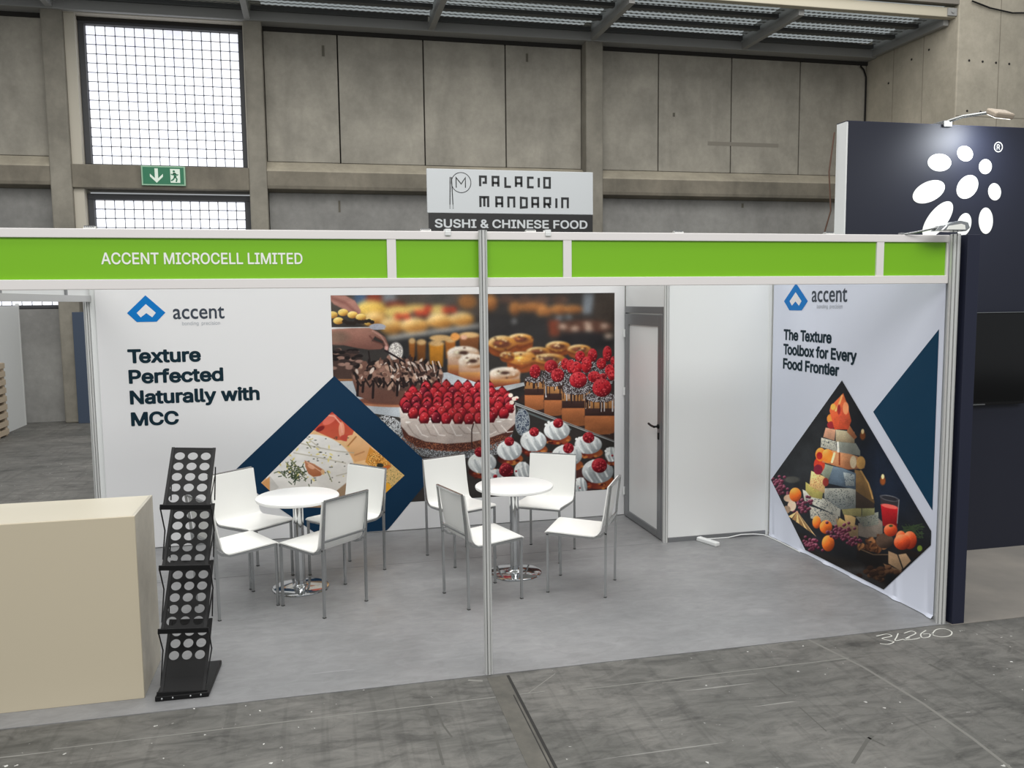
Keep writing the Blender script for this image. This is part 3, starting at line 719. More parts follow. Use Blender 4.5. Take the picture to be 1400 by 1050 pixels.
def S(ox, oy, k): return lambda x, y: (ox+x/k, oy+y/k)
A_, B_, C_, D_ = S(440, 390, 6.177), S(640, 390, 6.177), S(520, 500, 6.177), S(680, 530, 7.0)
def berry(cv, x, y, rx, ry, col=(176, 30, 42), rot=0, dots=True):
    col = tuple(v*.88 for v in col); cv.ell(x, y, rx, ry, col, rot, 1.0, hi=(206, 66, 72), lo=(86, 8, 20))
    if dots and rx > 3.5:
        for i in range(int(rx*3.2)):
            a = cv.rng.random()*6.28; r = cv.rng.random()**.5*.85
            cv.ell(x+rx*r*math.cos(a), y+ry*r*math.sin(a), .8, .7, (212, 84, 88) if i % 2 else (110, 12, 26), 0, 1.0)
def bakery(cv):
    R = cv.rng; cv.fill((62, 58, 56))
    def e(T, x, y, rx, ry, col, k=6.177, **kw): cv.ell(*T(x, y), rx/k, ry/k, col, **kw)
    # far, out-of-focus shelves
    cv.poly([A_(60, 70), A_(1340, 70), A_(1340, 260), A_(60, 260)], (84, 76, 70))
    e(A_, 330, 120, 60, 70, (70, 92, 120)); e(A_, 570, 110, 60, 40, (120, 124, 128)); e(A_, 440, 120, 70, 50, (130, 60, 45))
    e(A_, 620, 160, 90, 26, (120, 52, 40)); e(A_, 1230, 140, 80, 60, (150, 102, 58)); e(A_, 1000, 110, 120, 40, (80, 76, 72))
    e(A_, 415, 200, 130, 70, (214, 176, 82), hi=(236, 208, 120), lo=(170, 120, 50))
    e(A_, 640, 225, 110, 55, (220, 190, 106)); e(A_, 800, 190, 120, 30, (208, 172, 96)); e(A_, 980, 205, 90, 40, (200, 172, 100))
    for x, y, rx, ry in ((450, 290, 110, 60), (590, 345, 100, 70), (780, 340, 118, 66), (1000, 300, 118, 62), (1180, 285, 104, 58)):
        e(A_, x, y, rx, ry, (214, 164, 88), hi=(246, 224, 170), lo=(150, 96, 40)); e(A_, x, y+18, rx*.95, 7, (160, 104, 44))
    for x, y in ((645, 262), (715, 262), (815, 232), (868, 236), (1050, 208), (1105, 205), (895, 195)): e(A_, x, y, 36, 26, (190, 62, 40), hi=(220, 110, 80))
    cv.poly([A_(540, 432), A_(900, 385), A_(1340, 330), A_(1340, 350), A_(900, 415), A_(560, 462)], (196, 196, 190))
    cv.poly([A_(560, 464), A_(900, 418), A_(1340, 352), A_(1340, 800), A_(560, 800)], (52, 51, 52))
    # right far background
    for x, y, rx, ry in ((190, 150, 60, 70), (395, 195, 50, 60), (540, 185, 130, 42), (640, 230, 60, 60), (770, 205, 80, 42), (890, 205, 80, 36)): e(B_, x, y, rx, ry, (158, 104, 58), hi=(190, 132, 76), lo=(110, 70, 44))
    for x in (330, 480, 620, 780): e(B_, x, 120, 70, 34, (92, 70, 60))
    cv.poly([B_(975, 70), B_(1065, 70), B_(1040, 240), B_(965, 240)], (118, 124, 130)); cv.poly([B_(1065, 70), B_(1240, 70), B_(1240, 420), B_(1065, 420)], (66, 58, 52))
    cv.poly([B_(160, 250), B_(680, 260), B_(680, 480), B_(160, 420)], (56, 54, 54))
    cv.poly([B_(672, 300), B_(770, 290), B_(770, 430), B_(690, 430)], (124, 64, 46)); e(B_, 980, 350, 240, 60, (98, 66, 54)); e(B_, 990, 470, 240, 80, (46, 44, 46))
    for x, y in ((800, 350), (900, 365), (1020, 370), (1010, 330), (1150, 345), (1185, 430)): e(B_, x, y, 36, 18, (205, 180, 160))
    e(B_, 390, 305, 20, 18, (150, 150, 150)); e(B_, 850, 270, 30, 14, (130, 140, 148)); e(B_, 770, 275, 34, 14, (120, 132, 142))
    cv.blur(4)
    # middle row, orange cups and ring tarts
    for x0, x1, y0, y1, c in ((735, 790, 470, 640, (176, 106, 44)), (800, 880, 480, 650, (150, 92, 42)), (905, 1030, 490, 690, (214, 142, 42)), (1040, 1130, 460, 620, (186, 112, 46)), (1160, 1330, 420, 560, (150, 92, 54))):
        cv.poly([A_(x0, y0), A_(x1, y0), A_(x1-8, y1), A_(x0+8, y1)], c, 2, grad=tuple(v*.7 for v in c)); cv.ell(*A_((x0+x1)/2, y0), (x1-x0)/2/6.177, 4, (216, 176, 120), soft=2)
    e(A_, 1000, 445, 90, 26, (222, 180, 120)); e(A_, 1125, 435, 40, 34, (228, 156, 80)); e(A_, 1200, 440, 30, 20, (220, 170, 140))
    def tart(T, x, y, rx, ry, h, top=(240, 214, 160), rim=(206, 140, 62), ins=(112, 64, 46)):
        X, Y = T(x, y); k = 6.177; rx, ry, h = rx/k, ry/k, h/k
        cv.poly([(X-rx, Y), (X+rx, Y), (X+rx*.95, Y+h), (X-rx*.95, Y+h)], rim, 1.2, grad=(150, 78, 40)); cv.ell(X, Y+h, rx*.95, ry, (150, 78, 40), soft=1.2)
        cv.ell(X, Y, rx, ry, rim, soft=1.2, hi=top, lo=(150, 92, 48)); cv.ell(X, Y+ry*.08, rx*.62, ry*.5, ins, soft=2.5); cv.ell(X-rx*.2, Y-ry*.05, rx*.3, ry*.2, tuple(min(255, v*1.5) for v in ins), soft=2)
        for q in range(10): cv.ell(X+R.normal()*rx*.5, Y+R.normal()*ry*.45, 1.6, 1.0, [top, (90, 56, 40), rim][q % 3], soft=1.2)
        cv.line([(X-rx*.93, Y+h*.55), (X, Y+h*.55+ry*.9), (X+rx*.93, Y+h*.55)], 2.2, (120, 64, 38), 2)
    for a in ((440, 455, 110, 48, 60), (760, 515, 105, 44, 40), (940, 540, 100, 40, 40), (285, 490, 120, 66, 50), (590, 560, 100, 40, 50)): tart(B_, *a)
    tart(B_, 690, 620, 130, 44, 60, ins=(90, 60, 52)); tart(B_, 450, 615, 125, 55, 70, top=(246, 222, 170), ins=(216, 150, 70)); tart(B_, 330, 590, 60, 30, 30)
    def cup(T, x, y, rx, ry, h):
        tart(T, x, y, rx, ry, h, top=(240, 232, 220), rim=(220, 200, 180), ins=(196, 170, 146))
        cv.ell(*T(x, y), rx/20, ry/24, (80, 54, 46), soft=1.5)
        X, Y = T(x, y); cv.poly([(X-rx/6.2, Y+h/13), (X+rx/6.2, Y+h/13), (X+rx/6.4, Y+h/6.6), (X-rx/6.4, Y+h/6.6)], (206, 150, 84), 2, grad=(128, 58, 44))
    cup(A_, 1195, 570, 135, 56, 220); cup(B_, 40, 640, 240/2, 60, 200); cup(B_, 310, 740, 130, 50, 120)
    cv.blur(1)
    # glass shelf edge and white tray
    cv.poly([A_(1010, 740), A_(1060, 735), A_(1330, 830), A_(1340, 900), A_(1000, 880)], (186, 192, 198)); cv.poly([B_(180, 870), B_(470, 820), B_(480, 850), B_(300, 900)], (170, 174, 176))
    cv.poly([B_(300, 900), B_(470, 850), B_(900, 1080), B_(1240, 1240), B_(1240, 1800), B_(200, 1800)], (44, 42, 42))
    cv.poly([A_(80, 820), A_(260, 800), A_(300, 940), A_(700, 1030), A_(690, 1120), A_(420, 1080)], (172, 178, 184))
    # hands
    cv.poly([A_(80, 80), A_(200, 88), A_(280, 130), A_(330, 215), A_(318, 262), A_(210, 215), A_(100, 160), A_(66, 120)], (164, 118, 106), 2); cv.line([A_(90, 110), A_(200, 150), A_(300, 240)], 3, (136, 88, 80), 5)
    for x, y in ((90, 250), (180, 230), (260, 250), (330, 270), (140, 300), (400, 310)): e(A_, x, y, 44, 30, (226, 186, 92), hi=(244, 222, 150), lo=(150, 96, 40))
    for x in range(190, 430, 26): e(A_, x, 300+R.random()*24, 20, 16, (52, 42, 38))
    cv.poly([A_(70, 355), A_(500, 352), A_(540, 372), A_(80, 380)], (206, 208, 210)); e(A_, 470, 350, 70, 26, (176, 178, 190))
    sk = [A_(70, 372), A_(250, 362), A_(400, 360), A_(470, 392), A_(535, 440), A_(566, 510), A_(560, 548), A_(540, 540), A_(520, 470), A_(450, 430), A_(420, 470), A_(500, 492), A_(524, 522), A_(500, 540), A_(400, 545), A_(300, 530), A_(180, 505), A_(70, 500)]
    cv.poly(sk, (178, 128, 112), 1.5, grad=(124, 82, 72)); cv.line([A_(405, 430), A_(440, 470), A_(520, 500)], 1.6, (116, 70, 62), 2)
    cv.line([A_(430, 385), A_(500, 430), A_(545, 500)], 1.6, (206, 160, 146), 2.5); cv.line([A_(460, 440), A_(515, 470), A_(538, 535)], 1.2, (112, 66, 58), 1.5); cv.ell(*A_(130, 440), 16, 9, (126, 100, 86), soft=8); cv.ell(*A_(545, 530), 2.5, 3.5, (210, 160, 150), soft=2)
    cv.ell(*A_(625, 560), 10, 13, (166, 160, 156), soft=1.5); cv.speck(*A_(625, 560), 9, 12, (230, 226, 220), .4)
    # chocolate cake behind, left
    cv.poly([A_(85, 560), A_(300, 560), A_(330, 700), A_(280, 810), A_(85, 790)], (82, 62, 56), 1.5)
    for i in range(46): e(A_, 85+R.random()*280, 540+R.random()*160, 22+R.random()*14, 14, [(60, 48, 46), (150, 118, 106), (36, 30, 30)][i % 3])
    cv.line([A_(85, 800), A_(250, 800)], 3, (150, 104, 70))
    # drizzled chocolate cake
    e(A_, 640, 990, 350, 40, (168, 112, 82)); e(A_, 640, 975, 340, 36, (122, 76, 60))
    cv.poly([A_(255, 790), A_(1018, 760), A_(1010, 880), A_(860, 985), A_(640, 1006), A_(420, 990), A_(300, 930)], (124, 88, 76), 1.5, grad=(104, 70, 60))
    e(A_, 640, 760, 385, 130, (132, 100, 86), lo=(84, 62, 56))
    for i in range(190):
        a = R.random()*6.28; r = R.random()**.5; x, y = 640+375*r*math.cos(a), 740+130*r*math.sin(a)-20*(1-r)
        c = [(66, 48, 44), (184, 150, 130), (148, 112, 98), (40, 32, 32), (214, 196, 184), (120, 86, 74)][i % 6]; e(A_, x, y, 16+R.random()*22, 9+R.random()*10, c, rot=R.random()*3)
    for x, l in ((300, 130), (345, 100), (430, 150), (520, 60), (635, 130), (690, 60), (750, 140), (840, 60), (905, 90), (985, 60)):
        cv.line([A_(x, 780+R.random()*40), A_(x+6, 830), A_(x, 800+l)], 3.4, (42, 31, 32)); 
    for i in range(9): cv.line([A_(290+i*75, 790), A_(330+i*75, 850+10*math.sin(i)), A_(365+i*75, 810)], 2.4, (46, 35, 34))
    for i in range(26): cv.line([A_(560+i*17, 640+R.random()*70), A_(580+i*17, 690+R.random()*50)], 1.8, [(40, 32, 32), (204, 186, 176), (96, 70, 60)][i % 3])
    cv.line([A_(535, 552), A_(620, 600), A_(700, 650)], 2.6, (44, 36, 40)); cv.line([A_(395, 560), A_(408, 650), A_(380, 700)], 2, (40, 32, 32))
    # lace plate, strawberry cake
    cv.ell(*C_(640, 590), 101, 31, (84, 82, 82), soft=1); cv.ell(*C_(1140, 500), 19, 21, (148, 156, 162), soft=1)
    cv.speck(*C_(640, 590), 101, 31, (156, 160, 164), .34); cv.speck(*C_(1140, 500), 18, 20, (60, 70, 92), .42); cv.speck(*C_(80, 500), 18, 11, (196, 198, 200), .5, .5)
    side = [C_(163, 360), C_(1143, 330), C_(1138, 520), C_(1080, 590), C_(930, 650), C_(760, 690), C_(560, 700), C_(380, 690), C_(250, 640), C_(180, 560)]
    cv.poly([C_(170, 500), C_(1140, 480), C_(1130, 560), C_(1060, 620), C_(900, 680), C_(700, 722), C_(500, 716), C_(320, 690), C_(200, 610)], (88, 50, 42), 1.2); cv.speck(*C_(640, 640), 80, 14, (150, 92, 66), .25)
    cv.poly([C_(163, 360), C_(1143, 330), C_(1138, 490), C_(1060, 560), C_(920, 610), C_(760, 645), C_(560, 660), C_(380, 640), C_(240, 585), C_(175, 510)], (206, 194, 186), 1.2, grad=(182, 168, 160))
    for i in range(12): cv.line([C_(230+i*72, 490+R.random()*30), C_(280+i*72, 560+R.random()*30), C_(330+i*72, 590-i*4+R.random()*20)], 1.3, (226, 218, 212) if i % 2 else (160, 146, 138), 1.2)
    cv.line([C_(790, 480), C_(772, 540), C_(772, 690)], 1.6, (70, 48, 44))
    e(C_, 653, 360, 490, 130, (216, 206, 198)); 
    for i in range(40): e(C_, 180+R.random()*950, 430+R.random()*50, 22, 8, (230, 224, 218) if i % 2 else (190, 178, 170))
    pts = []
    for row in range(7):
        n = 8+row if row < 4 else 12; yy = 165+row*44
        hw = 485*math.sqrt(max(0.05, 1-((yy+30-330)/175)**2)); n = max(4, int(hw*2/82))
        for i in range(n): pts.append((653+(i-(n-1)/2)*hw*2/n+R.random()*16-8, yy+R.random()*14+12*abs((i-(n-1)/2)/n)*(1 if row < 3 else -1)))
    e(C_, 653, 320, 455, 135, (84, 14, 28), soft=2)
    for x, y in sorted(pts, key=lambda p: p[1]):
        X, Y = C_(x, y); dark = R.random() < .2; c = (104, 18, 36) if dark else (166+R.random()*20, 28+R.random()*14, 44)
        cv.poly([(X-7.6, Y+4), (X-5.6, Y-3.6), (X-.6, Y-9.2), (X+.8, Y-9), (X+5.8, Y-3.2), (X+7.6, Y+4), (X+5, Y+9), (X-5, Y+9)], tuple(v*.55 for v in c), 1.2)
        cv.ell(X, Y+1, 5.9, 7.4, c, R.normal()*.3, 1.2, hi=(208, 66, 78), lo=(72, 8, 22))
        for q in range(5): cv.ell(X+R.normal()*3, Y+R.normal()*3.4, .8, .7, (224, 124, 126) if q % 3 == 0 else (110, 14, 28), 0, .9)
    for x, y in ((1100, 250), (1130, 280), (1110, 310), (1150, 275)): e(C_, x, y, 20, 18, (226, 210, 196))
    e(C_, 1155, 285, 10, 8, (190, 40, 50))
    # layer cakes with raspberries, right
    cv.poly([D_(180, 120), D_(260, 60), D_(1120, 60), D_(1120, 520), D_(640, 350)], (58, 44, 40))
    for i in range(30): e(D_, 250+R.random()*860, 150+R.random()*300, 6, 4, (130, 110, 100), k=7)
    def layer(x0, x1, yt, yb, blue=False):
        X0, Yt = B_(x0, yt); X1, Yb = B_(x1, yb); h = Yb-Yt; xm = (X0+X1)/2; rx = (X1-X0)/2
        for t0, t1, c in ((0, .32, (190, 134, 80)), (.30, .52, (70, 48, 44)), (.5, .92, (178, 108, 64))):
            cv.poly([(X0, Yt+h*t0), (X1, Yt+h*t0), (X1, Yt+h*t1), (X0, Yt+h*t1)], c, 1.2, grad=tuple(v*.8 for v in c)); cv.ell(xm, Yt+h*t1, rx, rx*.2, tuple(v*.8 for v in c), soft=1)
        for i in range(int(rx*1.1)):
            x = X0+R.random()*(X1-X0); l = h*(.1+R.random()*.3); cv.line([(x, Yt), (x, Yt+l)], 1.0+R.random(), [(48, 34, 34), (188, 182, 182), (60, 44, 44)][i % 3] if blue or i % 2 == 0 else (48, 34, 34))
        cv.ell(xm, Yt, rx, rx*.34, (66, 54, 54), soft=1); cv.speck(xm, Yt, rx*.96, rx*.33, (176, 174, 178), .36)
    # back row bed
    cv.poly([B_(620, 740), B_(1000, 650), B_(1240, 600), B_(1240, 900), B_(700, 900)], (60, 50, 50)); cv.speck(*B_(940, 760), 52, 22, (164, 162, 166), .26)
    for x, y, rx, ry in ((945, 600, 42, 46), (1050, 590, 40, 56), (1175, 578, 38, 66), (1228, 640, 26, 40)): berry(cv, *B_(x, y), rx/6.177, ry/6.177, (206, 34, 46))
    for x, y, rx, ry in ((820, 665, 34, 50), (868, 685, 36, 58), (1000, 672, 44, 70), (915, 700, 46, 58), (1125, 662, 40, 48), (1195, 718, 40, 50), (1215, 760, 36, 44)): berry(cv, *B_(x, y), rx/6.177, ry/6.177, (214, 36, 46))
    layer(478, 640, 795, 1060); layer(642, 800, 830, 1110); 
    berry(cv, *B_(700, 685), 9, 9); berry(cv, *B_(565, 728), 7.4, 9.6, (176, 26, 40)); berry(cv, *B_(756, 760), 9, 9.5)
    e(B_, 1065, 775, 52, 46, (214, 38, 48)); berry(cv, *B_(1065, 772), 8.6, 7.6, (214, 38, 48)); berry(cv, *B_(1140, 772), 5.5, 4.6)
    layer(792, 1030, 885, 1190, True); berry(cv, *B_(930, 800), 12, 11, (206, 36, 50)); layer(985, 1245, 945, 1260, True); berry(cv, *B_(1130, 866), 13, 12.6, (206, 34, 48))
    # tray rim
    cv.poly([D_(170, 150), D_(1120, 515), D_(1120, 1010), D_(0, 1010), D_(180, 300)], (56, 52, 50)); cv.poly([D_(170, 140), D_(1120, 506), D_(1120, 522), D_(170, 165)], (180, 182, 182)); cv.line([D_(170, 152), D_(1120, 512)], 1.0, (70, 66, 64))
    cv.line([D_(200, 205), D_(700, 400)], 2.5, (96, 104, 104))
    e(D_, 240, 330, 70, 130, (150, 158, 164), k=7); cv.speck(*D_(240, 330), 9, 18, (58, 70, 92), .45)
    cv.poly([D_(0, 880), D_(820, 760), D_(1120, 900), D_(1120, 1010), D_(0, 1010)], (74, 46, 44))
    # cream tartlets
    def swirl(x, y, rx, ry, b, br, T=D_, k=7.0, col=(206, 210, 210)):
        X, Y = T(x, y); rx, ry = rx/k, ry/k
        cv.ell(X+1, Y+ry*.85, rx*1.02, ry*.62, (128, 52, 38), soft=1.2, hi=(164, 92, 48), lo=(60, 26, 26), light=(.6, .2))
        for q in range(12): cv.ell(X+R.normal()*rx*.6, Y+ry*(.95+R.random()*.5), 2.2, 1.4, [(150, 62, 40), (84, 34, 30), (190, 120, 60)][q % 3], soft=1.2)
        cv.ell(X, Y, rx, ry, col, soft=1.2, hi=(238, 240, 238), lo=(140, 146, 150))
        for i in range(6):
            t = -.8+i*.3; p = [(X+rx*(t+.55*q*q-.1), Y-ry*.9+ry*1.75*q) for q in (0, .25, .5, .75, 1)]
            p = [(a, c) for a, c in p if ((a-X)/rx)**2+((c-Y)/ry)**2 < .95]
            if len(p) > 1: cv.line(p, 2.0, (166, 172, 175) if i % 2 else (232, 235, 234), 2.4)
        for i in range(5): cv.ell(X-rx*.5+R.normal()*2.5, Y-ry*.5+R.normal()*2, 2, 1.8, (228, 230, 228), 0, 1)
        bx, by = T(*b); berry(cv, bx, by, br/k, br*.95/k, (170, 26, 44))
    swirl(570, 410, 124, 92, (582, 340), 48); swirl(345, 510, 125, 100, (352, 424), 46); swirl(115, 600, 120, 95, (114, 515), 46)
    swirl(870, 545, 130, 90, (872, 478), 56); swirl(665, 650, 145, 105, (680, 580), 52)
    swirl(860, 820, 120, 90, (840, 730), 44, C_, 6.177)
    swirl(960, 800, 150, 115, (976, 745), 74, col=(150, 156, 158)); swirl(800, 950, 60, 90, (790, 960), 8, col=(150, 160, 162)); swirl(1090, 640, 60, 70, (1100, 650), 10, col=(120, 124, 124))
    swirl(0, 840, 90, 60, (-20, 850), 20, col=(150, 154, 156)); swirl(240, 800, 80, 90, (180, 800), 10, col=(170, 172, 174)); berry(cv, *D_(85, 795), 10, 9, (120, 20, 40)); berry(cv, *C_(1060, 870), 8, 8, (120, 24, 40))
    cv.grain(.16); cv.grain(.10, cv.n1); cv.grain(.05, cv.n3); cv.C = np.clip(cv.C, 0, 255); m = cv.C.mean(-1, keepdims=True); cv.C = m+(cv.C-m)*.9; cv.C = 255*(cv.C/255)**1.1
def cheese(cv):
    R = cv.rng; T = S(350, 550, 6.364)
    def e(x, y, rx, ry, col, **kw): cv.ell(*T(x, y), rx/6.364, ry/6.364, col, **kw)
    cv.fill((226, 184, 134))
    cv.poly([T(500, 240), T(660, 70), T(860, 230), T(820, 330), T(700, 330), T(560, 270)], (176, 62, 50), 1, grad=(196, 92, 66)); e(640, 150, 70, 34, (214, 108, 90), rot=-.6); e(745, 240, 26, 70, (226, 150, 120)); e(560, 230, 40, 20, (120, 34, 34), rot=-.5)
    cv.line([T(600, 110), T(680, 120), T(740, 190), T(750, 260)], 2, (232, 160, 140)); e(790, 310, 60, 30, (190, 76, 62))
    cv.poly([T(800, 290), T(860, 280), T(1010, 380), T(960, 500), T(860, 520), T(780, 380)], (230, 184, 136), 1, grad=(210, 156, 104)); cv.line([T(870, 300), T(800, 380)], 2, (176, 120, 74)); cv.line([T(940, 430), T(860, 460)], 2, (190, 134, 88))
    cv.poly([T(990, 390), T(1140, 500), T(1180, 540), T(1100, 590), T(1000, 560), T(950, 520)], (208, 140, 60), 1); cv.speck(*T(1060, 500), 14, 12, (120, 70, 30), .25); cv.speck(*T(1060, 500), 14, 12, (236, 190, 110), .25)
    cv.poly([T(1090, 580), T(1180, 530), T(1300, 640), T(1120, 830), T(1090, 760)], (214, 178, 116), 1); cv.speck(*T(1200, 640), 18, 20, (110, 110, 70), .18); e(1130, 570, 50, 18, (192, 104, 50), rot=-.4); e(1080, 550, 30, 20, (52, 52, 44)); e(1140, 760, 40, 60, (224, 160, 50))
    e(480, 640, 385, 270, (172, 160, 146)); e(470, 600, 388, 322, (222, 218, 212), hi=(232, 230, 226), lo=(204, 198, 190))
    for p in ([(380, 355), (520, 390), (700, 425), (850, 440)], [(330, 440), (500, 470), (640, 500), (780, 530)], [(700, 640), (780, 620), (840, 600)], [(430, 300), (560, 400)]): cv.line([T(*q) for q in p], 1.1, (176, 168, 150), 1.4)
    for i in range(60):
        x, y = 330+R.random()*480, 300+R.random()*400; e(x, y, 4+R.random()*6, 4, (60, 62, 50) if i % 3 else (196, 180, 90))
    for i in range(26): e(200+R.random()*480, 380+R.random()*310, 16, 7, (222, 206, 130), rot=R.random()*3)
    for i in range(75):
        x, y = 350+R.normal()*70, 620+R.normal()*46; a = R.random()*6.28; l = 26+R.random()*22; cv.line([T(x, y), T(x+l*math.cos(a), y+l*math.sin(a))], 1.2, [(58, 72, 48), (88, 98, 66), (40, 52, 38)][i % 3])
    for p in ([(300, 500), (360, 560), (420, 640)], [(440, 345), (480, 400)], [(260, 520), (330, 600)], [(620, 600), (660, 690)]): cv.line([T(*q) for q in p], 1.1, (120, 122, 80))
    cv.poly([T(422, 505), T(500, 535), T(575, 580), T(600, 605), T(560, 640), T(500, 650), T(455, 620), T(430, 560)], (186, 124, 92), 1.2, grad=(160, 96, 62)); e(480, 560, 34, 18, (214, 160, 130), rot=.5); cv.line([T(440, 520), T(560, 600)], 1, (222, 178, 150)); e(580, 605, 16, 22, (214, 170, 128))
    cv.poly([T(30, 720), T(120, 645), T(130, 800)], (214, 156, 100), 1); cv.poly([T(120, 640), T(200, 740), T(120, 800)], (200, 196, 190), 1)
    cv.poly([T(700, 770), T(860, 640), T(840, 860), T(720, 900), T(500, 960), T(380, 960), T(380, 890)], (150, 124, 98), 1.5); cv.grain(.06)
def tower(cv):
    R = cv.rng; T = S(1050, 510, 5.833); U = S(1050, 640, 5.833)
    def e(F, x, y, rx, ry, col, **kw): cv.ell(*F(x, y), rx/5.833, ry/5.833, col, **kw)
    cv.fill((36, 38, 42)); e(T, 950, 750, 320, 400, (30, 40, 56), soft=50); e(T, 300, 600, 250, 300, (42, 44, 46), soft=40)
    cv.poly([U(0, 860), U(280, 640), U(900, 800), U(1000, 1010), U(200, 1010)], (52, 48, 46), 8); cv.poly([U(560, 800), U(760, 790), U(960, 960), U(900, 1000)], (88, 86, 86), 6)
    def blk(F, p, col, gr=None, sp=None):
        cv.poly([F(*q) for q in p], col, .9, grad=gr or tuple(v*.72 for v in col))
        if sp: cv.speck(*F(sum(q[0] for q in p)/len(p), sum(q[1] for q in p)/len(p)), (max(q[0] for q in p)-min(q[0] for q in p))/12.6, (max(q[1] for q in p)-min(q[1] for q in p))/13, sp, .16)
    # lit candles
    for x, y in ((755, 470), (915, 830)): e(T, x, y+30, 22, 34, (150, 84, 40), soft=2); e(T, x, y-4, 12, 20, (252, 226, 170))
    # tower from the bottom up
    blk(U, [(330, 300), (560, 380), (560, 470), (340, 400)], (176, 172, 160), sp=(60, 72, 80)); blk(U, [(275, 170), (580, 300), (575, 390), (290, 260)], (198, 196, 184), sp=(60, 72, 80))
    blk(U, [(540, 400), (720, 460), (720, 560), (560, 520)], (148, 126, 96)); blk(U, [(720, 440), (880, 400), (915, 430), (915, 540), (800, 560), (720, 540)], (136, 126, 116)); blk(U, [(700, 390), (880, 350), (880, 450), (760, 470)], (150, 152, 140), sp=(84, 92, 92))
    blk(U, [(570, 395), (640, 440), (620, 470), (540, 470)], (196, 170, 110)); blk(U, [(600, 345), (700, 395), (690, 470), (620, 440)], (214, 182, 128)); blk(U, [(580, 300), (745, 320), (745, 390), (600, 370)], (168, 160, 110)); blk(U, [(750, 320), (850, 315), (850, 370), (750, 390)], (158, 156, 112))
    blk(U, [(445, 160), (700, 160), (700, 320), (580, 330), (450, 240)], (172, 172, 162), (110, 116, 116), sp=(54, 66, 72)); blk(U, [(700, 160), (850, 260), (845, 320), (700, 320)], (84, 70, 60))
    blk(U, [(300, 110), (360, 150), (440, 190), (430, 250), (340, 230), (300, 180)], (178, 168, 100)); blk(T, [(345, 780), (460, 830), (450, 960), (330, 900)], (214, 182, 128), sp=(150, 110, 70))
    blk(T, [(690, 770), (750, 780), (830, 940), (850, 1040), (700, 940)], (150, 118, 76)); cv.line([T(740, 780), T(800, 880), T(835, 1000)], 2, (196, 156, 98))
    blk(T, [(510, 740), (600, 760), (700, 800), (700, 930), (480, 880)], (112, 128, 140), (66, 78, 90)); blk(T, [(600, 790), (690, 810), (690, 900), (620, 900)], (168, 176, 176), sp=(60, 74, 86)); blk(T, [(440, 720), (520, 745), (480, 860), (420, 800)], (150, 158, 140))
    e(T, 410, 730, 44, 60, (176, 60, 40)); e(T, 400, 770, 36, 40, (110, 32, 52)); e(T, 460, 870, 24, 34, (130, 50, 44))
    blk(T, [(470, 620), (560, 610), (700, 660), (770, 690), (770, 760), (640, 770), (430, 710)], (200, 150, 110), (150, 100, 70)); e(T, 420, 650, 42, 54, (222, 122, 46), hi=(246, 168, 84)); e(T, 475, 660, 44, 56, (230, 128, 52), hi=(248, 176, 96)); e(T, 410, 660, 24, 30, (170, 40, 40))
    cv.line([T(530, 640), T(510, 710)], 3, (246, 206, 160)); cv.line([T(570, 640), T(570, 730)], 2, (120, 60, 36)); e(T, 740, 715, 36, 52, (204, 160, 96)); e(T, 680, 710, 26, 50, (206, 190, 160))
    blk(T, [(425, 515), (540, 545), (550, 625), (420, 590)], (206, 204, 190), sp=(70, 76, 80)); blk(T, [(545, 545), (700, 560), (735, 620), (735, 660), (560, 630)], (146, 150, 140), (120, 122, 116)); cv.line([T(556, 550), T(560, 625)], 3, (224, 220, 206))
    blk(T, [(460, 435), (540, 450), (530, 540), (440, 510)], (222, 170, 140)); blk(T, [(540, 450), (690, 470), (690, 560), (540, 545)], (206, 196, 166), (150, 132, 106)); blk(T, [(640, 400), (710, 510), (690, 530), (630, 470)], (214, 140, 96))
    e(T, 500, 365, 30, 38, (226, 140, 66)); e(T, 505, 415, 34, 30, (150, 44, 52)); blk(T, [(500, 265), (600, 160), (630, 245), (665, 380), (640, 450), (530, 450), (490, 300)], (222, 122, 74), (196, 82, 54)); cv.line([T(590, 180), T(570, 240), T(540, 300)], 2.4, (248, 178, 112)); e(T, 600, 330, 40, 60, (206, 92, 64)); e(T, 620, 280, 24, 50, (240, 158, 110)); e(T, 565, 290, 14, 40, (150, 50, 50)); e(T, 520, 270, 20, 26, (236, 160, 80))
    # table of fruit
    def grapes(F, x, y, w, h, n):
        for i in range(n): e(F, x+R.normal()*w, y+R.normal()*h, 13, 12, (96, 42, 60), hi=(176, 120, 136), lo=(50, 20, 34))
    e(T, 190, 850, 60, 26, (70, 70, 66), soft=2); grapes(U, 90, 150, 32, 36, 46); grapes(U, 280, 290, 28, 34, 40); 
    e(U, 165, 240, 40, 30, (196, 170, 146)); e(U, 190, 300, 34, 44, (206, 182, 160)); e(U, 150, 330, 30, 30, (150, 128, 108))
    def persim(F, x, y, rx, ry): e(F, x, y, rx, ry, (206, 108, 42), hi=(246, 164, 84), lo=(120, 50, 22))
    persim(U, 218, 212, 48, 56); persim(U, 388, 432, 34, 50); persim(U, 462, 470, 50, 54); persim(U, 480, 600, 50, 64)
    cv.poly([U(230, 510), U(390, 560), U(380, 600), U(250, 590)], (40, 36, 36), 2)
    for i in range(7): cv.poly([U(232, 345), U(160+i*32, 385+i*22), U(190+i*32, 400+i*24)], [(222, 190, 140), (182, 146, 100)][i % 2], 1, grad=[(206, 170, 120), (140, 108, 70)][i % 2])
    grapes(U, 585, 510, 46, 34, 60); grapes(U, 350, 610, 44, 26, 36); grapes(U, 680, 580, 34, 20, 20)
